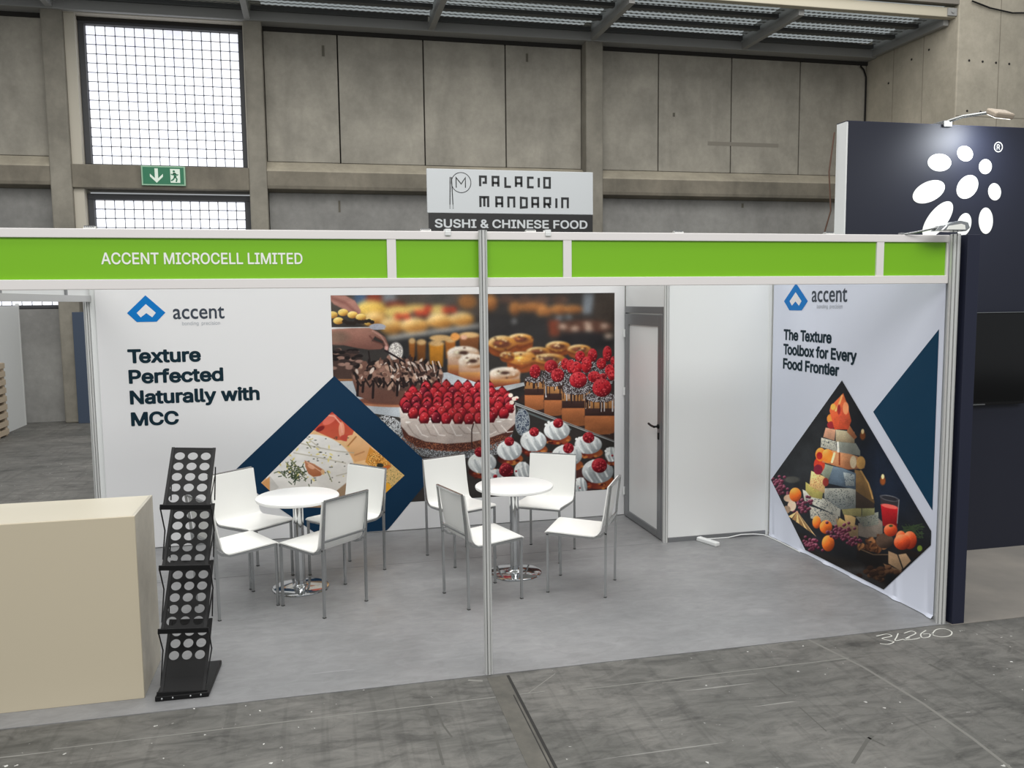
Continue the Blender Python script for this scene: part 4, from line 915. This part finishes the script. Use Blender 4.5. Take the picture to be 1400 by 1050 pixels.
    # glass of red drink
    cv.poly([U(893, 215), U(1047, 250), U(1030, 470), U(915, 470)], (58, 54, 58), 1); cv.poly([U(900, 290), U(1040, 320), U(1028, 470), U(916, 460)], (196, 38, 46), 1, grad=(120, 20, 28)); e(U, 970, 305, 68, 16, (232, 110, 100), rot=.2); e(U, 970, 240, 76, 22, (120, 120, 124), rot=.2); e(U, 970, 241, 70, 17, (48, 48, 54), rot=.2); cv.line([U(1044, 255), U(1030, 440)], .9, (150, 150, 150))
    # bowl with nuts, tomatoes
    cv.poly([U(720, 630), U(860, 680), U(990, 690), U(980, 780), U(800, 790), U(700, 720)], (34, 31, 31), 2); cv.line([U(722, 640), U(840, 690), U(970, 690)], 1.5, (110, 90, 72))
    for i in range(34): e(U, 830+R.normal()*62, 620+R.normal()*24, 26, 16, [(120, 80, 52), (86, 56, 40), (150, 106, 70)][i % 3], rot=R.random()*3, lo=(50, 30, 22))
    e(U, 930, 580, 70, 60, (92, 74, 62), lo=(50, 40, 36))
    for i in range(30): cv.line([U(1050+R.random()*200, 460+R.random()*80), U(1090+R.random()*170, 440+R.random()*120)], 1, (62, 78, 52))
    cv.poly([U(1000, 590), U(1200, 680), U(1290, 610), U(1200, 720), U(1060, 700)], (44, 36, 34), 2)
    for x, y, rx, ry in ((978, 495, 54, 50), (1060, 550, 40, 50), (1130, 575, 56, 72), (1070, 590, 66, 62)): e(U, x, y, rx, ry, (200, 82, 44), hi=(240, 150, 106), lo=(120, 36, 22))
    e(U, 980, 460, 16, 10, (70, 84, 50)); e(U, 1210, 640, 20, 24, (130, 150, 60))
    cv.poly([U(960, 660), U(1030, 690), U(1070, 800), U(1060, 820), U(960, 760)], (190, 158, 124), 1); cv.poly([U(1040, 690), U(1100, 680), U(1140, 740), U(1080, 800)], (206, 172, 136), 1); cv.poly([U(920, 760), U(1070, 820), U(1050, 840), U(940, 800)], (150, 118, 90), 1)
    for i in range(34): e(U, 895+R.normal()*55, 840+R.normal()*24, 26, 20, [(112, 78, 56), (80, 54, 42), (140, 100, 72)][i % 3], lo=(46, 30, 24))
    # light in the printed picture comes from its left: tower and table fall away to the right and to the front
    sh = 1-.42*np.clip((cv.X-1150)/45, 0, 1)*np.clip((745-cv.Y)/40, 0, 1)*np.clip((1200-cv.X)/20, 0, 1); sh = sh*(1-.45*np.clip((cv.Y-735)/60, 0, 1))
    sh = sh*(1+.22*np.clip((1160-cv.X)/40, 0, 1)); cv.C = cv.C*sh[..., None]*1.08; cv.grain(.2); cv.grain(.12, cv.n1); cv.grain(.06, cv.n3); cv.C = 255*(np.clip(cv.C, 0, 255)/255)**1.12
YB = D2-.001
mb_ = thing('wide_banner', (-3.37, YB, 0), 'wide white banner with cakes photo and heading Texture Perfected Naturally with MCC', 'banner')
b = MB(); b.box(-5.70, -1.0, YB-.004, YB+.006, .012, 2.44); b.build('banner_sheet', M_banner, mb_)
def LP(off): return Vector((0, YB-.004-off, 0))
def q2(px, py): p = atp(px, py, 1, YB-.004); return (p.x, p.z)
cv = Canvas((-3.765, YB-.0050, .27), (1, 0, 0), (0, 0, 1), 2.665, 1.915, 640, 460); bakery(cv); cv.mesh('cakes_photo', mb_)
b = MB(); pts = [q2(457, 514), q2(579, 628), q2(583, 638), q2(583, 660)]; 
zf = .016; p3 = q2(533, 721); pts += [p3, (p3[0]-.03, zf)]; pl = q2(325, 640); pts += [(pl[0]+(pl[1]-zf)*1.0+.02, zf), q2(319, 652), q2(319, 645)]
flat(b, pts, LP(.0022), EX, EZ); dm = b.build('navy_diamond', M_navyp, mb_)
cp = [(454, 563), (553, 650), (506, 694), (394, 694), (357, 660)]
l3, r3, t3, b3 = q2(356, 660)[0], q2(554, 650)[0], q2(454, 562)[1], q2(450, 695)[1]
cv = Canvas((l3, YB-.0072, b3), (1, 0, 0), (0, 0, 1), r3-l3, t3-b3, 380, 260); cheese(cv); cv.mesh('cheese_photo', mb_, inside=[atp(x, y, 1, YB-.0072) for x, y in cp])
b = MB()
for s, z in (('Texture', 1.625), ('Perfected', 1.45), ('Naturally with', 1.272), ('MCC', 1.085)):
    text_into(b, s, (-5.47, YB-.006, z), EX, EZ, .120, {'Texture': .59, 'Perfected': .768, 'Naturally with': 1.065, 'MCC': .385}[s], .030, .99)
b.build('heading', M_ink, mb_)
def emblem(org, ex, ey, w, h, parent):
    b = MB(); out = [(.5, 1), (1, .34), (.76, 0), (.24, 0), (0, .34)]; flat(b, [(x*w, y*h) for x, y in out], org, ex, ey); e = b.build('emblem', M_blue, parent)
    b = MB(); inn = [(.5, .67), (.75, .34), (.65, .17), (.5, .33), (.35, .17), (.25, .34)]
    up = Vector(ex).cross(Vector(ey)).normalized(); flat(b, [(x*w, y*h) for x, y in inn], Vector(org)+up*.001, ex, ey); b.build('emblem_cutout', M_banner, e)
emblem((-5.455, YB-.006, 1.975), EX, EZ, .305, .225, mb_)
b = MB(); text_into(b, 'accent', (-5.09, YB-.006, 1.995), EX, EZ, .13, .42, .010, font=False); b.build('wordmark', M_inkg, mb_)
b = MB(); text_into(b, 'bonding  precision', (-5.02, YB-.006, 1.942), EX, EZ, .03, .31, .006, res=16); b.build('strapline', M_lgrey, mb_)

# tall poster on the right wall (faces left: along -Y reads left to right)
XR = -.004
pr = thing('tall_poster', (XR, 1.1, 0), 'tall white poster with cheese tower photo and heading The Texture Toolbox for Every Food Frontier', 'poster')
b = MB(); n = 60; rows = []
for z in (2.46, 1.2, .35, .028, .008):
    rows.append([b.bm.verts.new((XR+(-.010*max(0, math.sin(i*.55)+.6*math.sin(i*1.3))-.006 if z < .02 else 0), 2.14-(2.14-.062)*i/n, z)) for i in range(n+1)])
for r0, r1 in zip(rows, rows[1:]):
    for i in range(n): b.bm.faces.new((r0[i], r0[i+1], r1[i+1], r1[i]))
b.build('poster_sheet', M_bannerR, pr, smooth=True)
EP = Vector((0, -1, 0))
def w2(px, py): p = atp(px, py, 0, XR); return (-p.y, p.z)
RO = Vector((XR-.0015, 0, 0))
b = MB(); flat(b, [w2(1284, 450), w2(1194, 563), w2(1275, 698)], RO, EP, EZ); b.build('teal_triangle', M_navyp2, pr)
tp = [(1151, 520), (1273, 726), (1273, 745), (1208, 806), (1101, 752), (1054, 656)]
P_ = [atp(x, y, 0, XR) for x, y in tp]; y0, y1 = max(p.y for p in P_), min(p.y for p in P_); z0, z1 = min(p.z for p in P_), max(p.z for p in P_)
cv = Canvas((XR-.003, y0, z0), (0, -1, 0), (0, 0, 1), y0-y1, z1-z0, 400, 460)
tower(cv); cv.mesh('cheese_tower_photo', pr, inside=[atp(x, y, 0, XR-.003) for x, y in tp])
b = MB()
for s, z, w in (('The Texture', 1.762, w2(1139, 458)[0]-w2(1073, 458)[0]), ('Toolbox for Every', 1.638, w2(1174, 482)[0]-w2(1073, 478)[0]), ('Food Frontier', 1.515, w2(1149, 502)[0]-w2(1072, 496)[0])):
    text_into(b, s, (XR-.002, 1.965, z), EP, EZ, .092, w, .030, .98)
b.build('heading', M_ink, pr)
emblem((XR-.002, 1.97, 2.015), EP, EZ, .36, .225, pr)
b = MB(); text_into(b, 'accent', (XR-.002, 1.555, 2.085), EP, EZ, .13, .47, .010, font=False); b.build('wordmark', M_inkg, pr)
b = MB(); text_into(b, 'bonding  precision', (XR-.002, 1.48, 2.035), EP, EZ, .03, .34, .006, res=16); b.build('strapline', M_lgrey, pr)

# ================================================================== furniture
FZ = .004   # top of the booth vinyl
def make_table(x, y, label):
    t = thing('bistro_table', (x, y, FZ), label, 'table', 'round white tables in the booth')
    b = MB(); b.lathe([(0, .672), (.285, .672), (.298, .678), (.302, .688), (.300, .697), (.292, .702), (0, .702)], (x, y, FZ), 64); b.build('table_top', M_table, t, smooth=True)
    b = MB(); b.lathe([(.16, .66), (.16, .672)], (x, y, FZ), 24); b.lathe([(.037, .012), (.037, .672)], (x, y, FZ), 32)
    b.build('column', M_chrome, t, smooth=True)
    b = MB(); b.lathe([(0, 0), (.205, 0), (.208, .004), (.206, .010), (.19, .016), (.06, .021), (.05, .03), (.04, .034), (.038, .04)], (x, y, FZ), 64); b.build('base_plate', M_chrome, t, smooth=True)
    return t
make_table(-4.075, 1.775, 'round white bistro table on chrome pedestal in front of the navy diamond')
make_table(-2.448, 1.70, 'round white bistro table on chrome pedestal in front of the cakes photo')

def make_chair():
    t = thing('stacking_chair', (0, 0, 0), 'c', 'chair', 'white chairs around the two tables')
    SQ = [(-.0078, -.0078), (.0078, -.0078), (.0078, .0078), (-.0078, .0078)]
    # bent laminate shell: seat running up into the backrest
    prof = [(.222, .452), (.205, .459), (.12, .456), (0, .449), (-.11, .445)]
    for i in range(1, 9):
        a = i/8*math.radians(82); prof.append((-.125-.07*math.sin(a)*.98, .515-.07*math.cos(a)))
    prof += [(-.213, .60), (-.228, .70), (-.243, .805)]
    b = MB(); th = .009; L0, L1 = [], []
    for i, (y, z) in enumerate(prof):
        a, c = Vector(prof[max(i-1, 0)]), Vector(prof[min(i+1, len(prof)-1)]); d = (c-a).normalized(); n = Vector((d.y, -d.x))
        if n.y < 0 and y > -.1: n = -n
        w = .205
        L0.append([b.bm.verts.new((sx*w, y, z)) for sx in (-1, 1)]); L1.append([b.bm.verts.new((sx*w, y+d.y*-th*-1*1.0, z-d.x*-1*-th*-1)) for sx in (-1, 1)])
    k = len(prof)
    for i in range(k-1):
        for A in (L0, L1): b.bm.faces.new((A[i][0], A[i][1], A[i+1][1], A[i+1][0]))
        for s in (0, 1): b.bm.faces.new((L0[i][s], L0[i+1][s], L1[i+1][s], L1[i][s]))
    for i in (0, k-1): b.bm.faces.new((L0[i][0], L0[i][1], L1[i][1], L1[i][0]))
    b.build('seat_shell', M_chair, t, smooth=True, bevel=.003)
    for sx in (-1, 1):
        b = MB(); b.tube([(sx*.197, .205, 0), (sx*.197, .205, .437)], .0, prof=SQ, up=(0, 1, 0)); lg = b.build('leg', M_legs, t); 
        b = MB(); b.box(sx*.197-.0095, sx*.197+.0095, .1955, .2145, 0, .006); b.build('foot_cap', M_rubber, lg)
        b = MB(); b.tube([(sx*.197, -.218, 0), (sx*.197, -.222, .47)], .0, prof=SQ, up=(0, 1, 0)); lg = b.build('leg', M_legs, t)
        b = MB(); b.box(sx*.197-.0095, sx*.197+.0095, -.2275, -.2085, 0, .006); b.build('foot_cap', M_rubber, lg)
        b = MB(); b.tube([(sx*.197, .2135, .4375), (sx*.197, .0, .430), (sx*.197, -.13, .428), (sx*.197, -.185, .445), (sx*.197, -.216, .475)], .0, prof=SQ, up=(1, 0, 0)); b.build('seat_rail', M_legs, t)
    b = MB(); b.tube([(-.197, -.222, .46), (-.197, -.236, .62), (-.197, -.258, .806), (.197, -.258, .806), (.197, -.236, .62), (.197, -.222, .46)], .0, prof=SQ, up=(0, 1, 0)); b.build('back_frame', M_legs, t)
    b = MB(); b.box(-.19, .19, -.236, -.221, .516, .532); b.build('back_crossbar', M_legs, t, bevel=.002)
    b = MB(); b.box(-.19, .19, .198, .212, .424, .438); b.build('front_crossbar', M_legs, t, bevel=.002)
    return t
# front-mid, rear-mid of every chair
CH = [((-2.235, 1.386), (-1.85, 1.165), 'white chair seen side on at the right edge of the right table'),
      ((-2.215, 1.94), (-1.975, 2.30), 'white chair between the right table and the bottom right of the cakes photo'),
      ((-2.56, 1.325), (-3.015, 1.187), 'white chair with its chrome framed back to us, touching the lone aluminium post'),
      ((-2.69, 2.0), (-2.88, 2.43), 'white chair behind the lone post, its back against the strawberry cake photo'),
      ((-4.05, 1.55), (-3.765, 1.23), 'white chair with its chrome framed back to us beside the left table'),
      ((-4.30, 1.615), (-4.70, 1.395), 'white chair nearest the black brochure rack, its back hidden behind the rack'),
      ((-4.285, 1.955), (-4.565, 2.27), 'white chair facing us at the far left of the left table'),
      ((-3.907, 1.885), (-3.545, 2.205), 'white chair on the right of the left table against the navy diamond')]
proto = make_chair()
for i, (fm, rm, lb) in enumerate(CH):
    c = proto if i == 0 else copy_tree(proto)
    d = Vector(fm)-Vector(rm); m = (Vector(fm)+Vector(rm))/2
    c.location = (m.x, m.y, FZ); c.rotation_euler = (0, 0, math.atan2(d.y, d.x)-PI/2); c['label'] = lb

# reception counter
ct = thing('reception_counter', (-5.45, .4, FZ), 'plain beige reception counter at the left front corner of the booth', 'counter')
x0, x1, y0, y1 = -6.02, -4.872, .15, .665
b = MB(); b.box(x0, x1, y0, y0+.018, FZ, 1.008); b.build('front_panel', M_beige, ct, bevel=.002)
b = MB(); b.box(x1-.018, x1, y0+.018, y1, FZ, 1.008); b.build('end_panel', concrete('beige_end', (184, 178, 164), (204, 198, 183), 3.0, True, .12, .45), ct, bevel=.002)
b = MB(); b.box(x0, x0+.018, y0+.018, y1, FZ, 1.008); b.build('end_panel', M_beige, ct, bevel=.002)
b = MB(); b.box(x0+.018, x1-.018, y0+.018, y1, .985, 1.006); b.build('worktop', M_beige2, ct)
b = MB(); b.box(x0+.018, x1-.018, y0+.02, y1-.02, .50, .518); b.build('inner_shelf', M_beige, ct)

# black zig-zag brochure rack
rk = thing('brochure_rack', (-4.67, .09, FZ), 'black folding brochure rack with rows of round holes beside the beige counter', 'rack')
TL = math.radians(3.6)
TM = Matrix.Translation((-4.67, .09, 0)) @ Matrix.Rotation(TL, 4, 'Y') @ Matrix.Translation((4.67, -.09, 0))
XC = -4.672
def holed(name, y0, z0, y1, z1, rows, first, hw=.104):
    """panel from bottom edge (y0,z0) to top edge (y1,z1), with rows of punched round holes"""
    b = MB(); Lh = math.hypot(y1-y0, z1-z0); dy, dz = (y1-y0)/Lh, (z1-z0)/Lh
    def pt(u, v): return TM @ Vector((XC+u, y0+dy*v, z0+dz*v))
    r = .0262; pu = .068; pv = .068; n = 24; us = [-pu, 0, pu]
    edges_u = [-hw, -pu/2, pu/2, hw]; v0 = first-pv/2
    vb = [0, v0]+[v0+pv*(i+1) for i in range(rows)]+[Lh]
    vb = [v for i, v in enumerate(vb)]
    def face(q): b.bm.faces.new([b.bm.verts.new(pt(*p)) for p in q])
    if v0 > 0: face([(-hw, 0), (hw, 0), (hw, v0), (-hw, v0)])
    if vb[-1] > vb[-2]+1e-4: face([(-hw, vb[-2]), (hw, vb[-2]), (hw, vb[-1]), (-hw, vb[-1])])
    for i in range(rows):
        a, c = v0+pv*i, v0+pv*(i+1); vc = (a+c)/2
        for k_ in range(3):
            l, rr, uc = edges_u[k_], edges_u[k_+1], us[k_]
            O_ = []; I_ = []
            for j in range(n):
                t = 2*PI*j/n+PI/4; ca, sa = math.cos(t), math.sin(t); I_.append((uc+r*ca, vc+r*sa))
                s = 1/max(abs(ca), abs(sa)); qx, qy = ca*s, sa*s
                O_.append((uc+(qx*(rr-uc) if qx > 0 else qx*(uc-l)), vc+qy*pv/2))
            vo = [b.bm.verts.new(pt(*p)) for p in O_]; vi = [b.bm.verts.new(pt(*p)) for p in I_]
            for j in range(n): b.bm.faces.new((vo[j], vo[(j+1) % n], vi[(j+1) % n], vi[j]))
    bmesh.ops.remove_doubles(b.bm, verts=b.bm.verts, dist=1e-5)
    o = b.build(name, M_rack, rk); sm = o.modifiers.new('thick', 'SOLIDIFY'); sm.thickness = .004; sm.offset = 0
    for sx in (-1, 1):
        e = MB(); e.tube([pt(sx*(hw+.004), 0), pt(sx*(hw+.004), Lh)], 0, prof=[(-.005, -.008), (.005, -.008), (.005, .008), (-.005, .008)], up=(1, 0, 0))
        e.build('side_channel', M_black, o)
    return pt
zs = [.035, .384, .730, 1.058, 1.40]; YF, YBk = .115, .395
tops = []
for i in range(4):
    z0 = zs[i]; zt_ = zs[i+1]-.04
    if i == 0: pt = holed('shelf_panel', YF, z0, YBk, zs[1]-.05, 3, .20)
    elif i == 3: pt = holed('shelf_panel', YF, z0, YBk-.02, 1.325, 5, .045)
    else: pt = holed('shelf_panel', YF, z0, YBk, zs[i+1]-.055, 5, .045)
for i in range(4):
    b = MB(); z = zs[i]
    b.box(XC-.129, XC+.129, YF-.022, YF+.008, z-.016, z-.004, TM); b.box(XC-.129, XC+.129, YF-.026, YF-.018, z-.016, z+.012, TM)
    lp = b.build('ledge', M_black, rk, bevel=.002)
    b = MB()
    for u in (-.075, 0, .075): ball(b, TM @ Vector((XC+u, YF-.012, z-.001)), .004, 8)
    b.build('rivet', M_chrome, lp, smooth=True)
for i in range(1, 4):      # folding side stays
    for sx in (-1, 1):
        b = MB(); z = zs[i]
        b.tube([TM @ Vector((XC+sx*.128, YF-.012, z-.008)), TM @ Vector((XC+sx*.128, YBk-.13, z-.175)), TM @ Vector((XC+sx*.116, YF+.005+.02, zs[i-1]+.03 if i > 1 else .06))], .0038, 8)
        b.build('stay', M_black, rk, smooth=True)
        b = MB(); b.tube([TM @ Vector((XC+sx*.116, YBk-.02, z-.03)), TM @ Vector((XC+sx*.116, YBk-.02, z+.13 if i < 3 else z+.16))], .0035, 8)
        b.tube([TM @ Vector((XC+sx*.116, YBk-.02, z+.12)), TM @ Vector((XC+sx*.116, YF, z))], .003, 6); b.build('brace', M_black, rk, smooth=True)
b = MB(); b.prism([(-4.808, .085, FZ), (-4.533, .078, FZ), (-4.508, .50, FZ), (-4.79, .50, FZ)], (0, 0, 0), (0, 0, .028)); bp = b.build('base_plate', M_black, rk, bevel=.005)
b = MB()
for u in (-.10, -.045, .045, .098): ball(b, (XC+u, .080, FZ+.016), .0055, 8, (1, .6, 1))
b.build('screw', M_chrome, bp, smooth=True)

# power strip and cable
o = thing('power_strip', (-.65, 2.03, FZ), 'white power strip lying on the grey floor below the storage panel', 'power strip')
Mz = Matrix.Translation((-.645, 2.045, 0)) @ Matrix.Rotation(math.radians(-70), 4, 'Z')
b = MB(); b.box(-.115, .115, -.026, .026, FZ, FZ+.036, Mz); b.build('housing', M_white, o, bevel=.008)
b = MB()
for u in (-.06, 0, .06): b.tube([Mz @ Vector((u, 0, FZ+.0362)), Mz @ Vector((u, 0, FZ+.0368))], .018, 20)
b.build('socket', mat('socket_grey', (214, 216, 216), .5), o)
b = MB(); b.tube([(-.68, 2.15, .018), (-.70, 2.158, .012), (-.55, 2.150, .010), (-.4, 2.148, .010), (-.28, 2.14, .03), (-.16, 2.14, .026), (-.06, 2.14, .012), (-.045, 2.10, .009), (-.032, 1.9, .009), (-.032, 1.6, .009)], .0055, 8)
b.build('flex', M_white, o, smooth=True)

# chalk writing on the hall floor
def chalk_at(px, py): p = atp(px, py, 2, 0.0); return (p.x, p.y)
G = [[(1198, 870), (1212, 867), (1219, 870), (1206, 873), (1216, 876), (1222, 878), (1214, 881), (1203, 880)],
     [(1228, 866), (1226, 871), (1224, 876), (1236, 874), (1244, 872)],
     [(1236, 866), (1246, 863), (1252, 866), (1242, 871), (1236, 875), (1250, 874), (1258, 872)],
     [(1266, 862), (1259, 867), (1261, 872), (1270, 871), (1271, 867), (1262, 867)],
     [(1274, 868), (1280, 861), (1292, 860), (1301, 864), (1299, 869), (1288, 871), (1277, 869), (1274, 866)]]
b = MB()
for s in G:
    p = [Vector(chalk_at(*q)) for q in s]; sm = []
    for i in range(len(p)-1):
        a, c1, c2, d2 = p[max(i-1, 0)], p[i], p[i+1], p[min(i+2, len(p)-1)]
        for t in np.linspace(0, 1, 7)[:-1]: sm.append(.5*((2*c1)+(-a+c2)*t+(2*a-5*c1+4*c2-d2)*t*t+(-a+3*c1-3*c2+d2)*t**3))
    sm.append(p[-1]); stroke(b, sm, .0075, (0, 0, .0012), EX, EY)
struct(b.build('chalk_marking', M_chalk))

# small fittings along the fascia
for i, x in enumerate((-4.989, -3.303, -2.713, -1.823, -.835)):
    t = thing('spotlight', (x, .075, 2.5), ['round spotlight head peeping over the fascia above the company name', 'round spotlight head over the fascia above the second green board', 'round spotlight head over the fascia in front of the food stall sign', 'round spotlight head over the fascia above the longest plain green board', 'round spotlight head over the fascia below the navy wall edge'][i], 'spotlight', 'spotlights clipped inside the fascia')
    b = MB(); b.tube([(x-.028, .085, 2.488), (x+.028, .085, 2.488)], .028, 24); b.build('head', mat('lamp_grey', (196, 196, 192), .5), t, smooth=True)
    b = MB()
    for k_ in range(6): b.box(x-.024+k_*.0085, x-.021+k_*.0085, .065, .105, 2.5, 2.519)
    b.build('cooling_fins', M_aludk, t)
    b = MB(); b.box(x-.008, x+.008, .05, .085, 2.44, 2.47); b.build('bracket', M_black, t)
for i, x in enumerate((-3.191, -2.629)):
    b = MB(); b.box(x-.016, x+.016, .008, .064, 2.494, 2.512); b.box(x-.016, x+.016, .006, .012, 2.476, 2.5)
    tag(b.build('cable_clip', M_white, bevel=.003), ['small white clip on the fascia rail left of the lone post', 'small white clip on the fascia rail below the food stall sign'][i], 'clip', 'white clips on the fascia rail')
fl = thing('floodlight', (-.25, .0, 2.5), 'chrome floodlight on an arm above the right end of the fascia', 'floodlight')
b = MB(); b.tube([(-.36, .03, 2.5), (-.30, -.02, 2.512), (-.20, -.10, 2.537), (-.16, -.12, 2.543)], .006, 8); b.build('arm', M_steel, fl, smooth=True)
b = MB(); b.prism([(-.235, -.16, 2.514), (-.20, -.16, 2.545), (-.10, -.16, 2.572), (-.05, -.16, 2.562), (-.035, -.16, 2.53), (-.06, -.16, 2.510)], (0, 0, 0), (0, .1, 0)); b.build('head', M_chrome, fl, bevel=.004)
b = MB(); b.prism([(-.20, -.163, 2.518), (-.185, -.163, 2.540), (-.10, -.163, 2.553), (-.075, -.163, 2.545), (-.07, -.163, 2.520)], (0, 0, 0), (0, .004, 0)); b.build('lens', M_lwhite, fl)  # white plate stands in for the lit glass, its brightness is in the colour
b = MB(); b.box(-.36-.015, -.36+.015, .02, .05, 2.5, 2.512); b.build('clamp', M_aludk, fl, bevel=.003)

# ================================================================== neighbouring navy stand
NY = 1.30
nv = thing('navy_stand_wall', (1.5, NY, 0), 'tall navy stand wall with white oval dots emblem at the right', 'stand wall')
b = MB(); b.box(.11, 5.5, NY, NY+.13, .003, 3.455); b.build('wall_board', M_navy, nv)
b = MB(); b.box(.098, .11, NY+.002, NY+.13, .003, 3.455); b.build('white_edge', M_white, nv)
b = MB(); b.box(.098, 5.5, NY+.0, NY+.13, 3.455, 3.462); b.build('top_edge', M_navyd, nv)
def np_(px, py): p = atp(px, py, 1, NY-.002); return (p.x, p.z)
NO = Vector((0, NY-.002, 0)); b = MB()
W_ = S(1120, 130, 5.0)
for cx, cy, ra, rb, ang in ((822, 461, 80, 60, 0.04), (997, 400, 56, 50, .7), (1136, 489, 44, 51, .1), (1013, 628, 88, 66, -.95), (1199, 661, 44, 59, -.1), (749, 661, 118, 68, -.45), (810, 852, 150, 66, -.92), (990, 885, 48, 80, .25), (1139, 859, 49, 90, 0)):
    pts = []
    for j in range(48):
        t = 2*PI*j/48; u, v = ra*math.cos(t), rb*math.sin(t); pts.append(np_(*W_(cx+u*math.cos(ang)-v*math.sin(ang), cy+u*math.sin(ang)+v*math.cos(ang))))
    flat(b, pts, NO, EX, EZ)
b.build('oval_dots', M_lwhite, nv)
b = MB(); c = np_(1365, 201); ring2d(b, c, .034, .041, NO, EX, EZ); text_into(b, 'R', (c[0], NY-.002, c[1]-.020), EX, EZ, .040, None, .008, center=True); b.build('registered_mark', M_lwhite, nv)
tv = thing('wall_screen', (1.17, NY-.03, 1.6), 'switched off black screen mounted on the navy wall', 'screen')
b = MB(); b.box(.56, 1.785, NY-.055, NY-.015, 1.23, 1.985); b.build('casing', M_black, tv, bevel=.004)
b = MB(); b.box(.575, 1.772, NY-.0565, NY-.055, 1.255, 1.972); b.build('panel', M_screen, tv)
b = MB(); b.box(.565, 1.78, NY-.058, NY-.054, 1.981, 1.986); b.build('trim', M_steel, tv); b = MB(); b.box(.565, 1.4, NY-.058, NY-.054, 1.232, 1.242); b.build('trim', M_steel, tv)
b = MB(); b.box(.8, 1.5, NY-.015, NY, 1.4, 1.8); b.build('bracket', M_black, tv)
b = MB(); b.box(.052, .142, -.045, NY, .003, 2.5); o = tag(b.build('navy_side_wall', M_navyd, bevel=.002), 'narrow navy end wall standing right beside the white booth corner post', 'stand wall')
al = thing('arm_light', (.98, NY, 3.46), 'arm mounted floodlight leaning out from the top of the navy wall', 'floodlight')
b = MB(); b.box(.94, 1.02, NY-.02, NY+.14, 3.44, 3.49); b.build('clamp', M_steel, al, bevel=.006)
b = MB(); b.tube([(.98, NY+.02, 3.48), (1.04, NY-.10, 3.505), (1.13, NY-.26, 3.505)], .012, 10); b.build('arm', M_steel, al, smooth=True)
Mh = Matrix.Translation((1.20, NY-.30, 3.49)) @ Matrix.Rotation(math.radians(28), 4, 'X') @ Matrix.Rotation(math.radians(3), 4, 'Y')
b = MB(); b.box(-.085, .085, -.06, .06, -.022, .022, Mh); hd = b.build('head', mat('lamp_beige', (190, 176, 158), .4, .3), al, bevel=.012)
b = MB(); b.box(-.07, .07, -.045, .045, -.025, -.021, Mh); b.build('lens', mat('lens', (255, 250, 240), .3, emit=(255, 252, 246), estr=3.0), hd)
sp = bpy.data.lights.new('arm_light_beam', 'SPOT'); sp.energy = 50; sp.color = (.9, .95, 1); sp.spot_size = math.radians(165); sp.spot_blend = 1.0; sp.shadow_soft_size = .16
so = bpy.data.objects.new('arm_light_beam', sp); so.location = (1.18, NY-.285, 3.455); so.rotation_euler = (math.radians(38), 0, 0); COL.objects.link(so)
b = MB(); b.tube([(.085, 1.44, 3.40), (.06, 1.46, 3.1), (.09, 1.47, 2.8), (.02, 1.6, 2.3), (.09, 1.45, .02)], .006, 8)
tag(b.build('hanging_cable', mat('brown_cable', (92, 66, 52), .6), smooth=True), 'thin brown cable hanging down beside the white edge of the navy wall', 'cable')
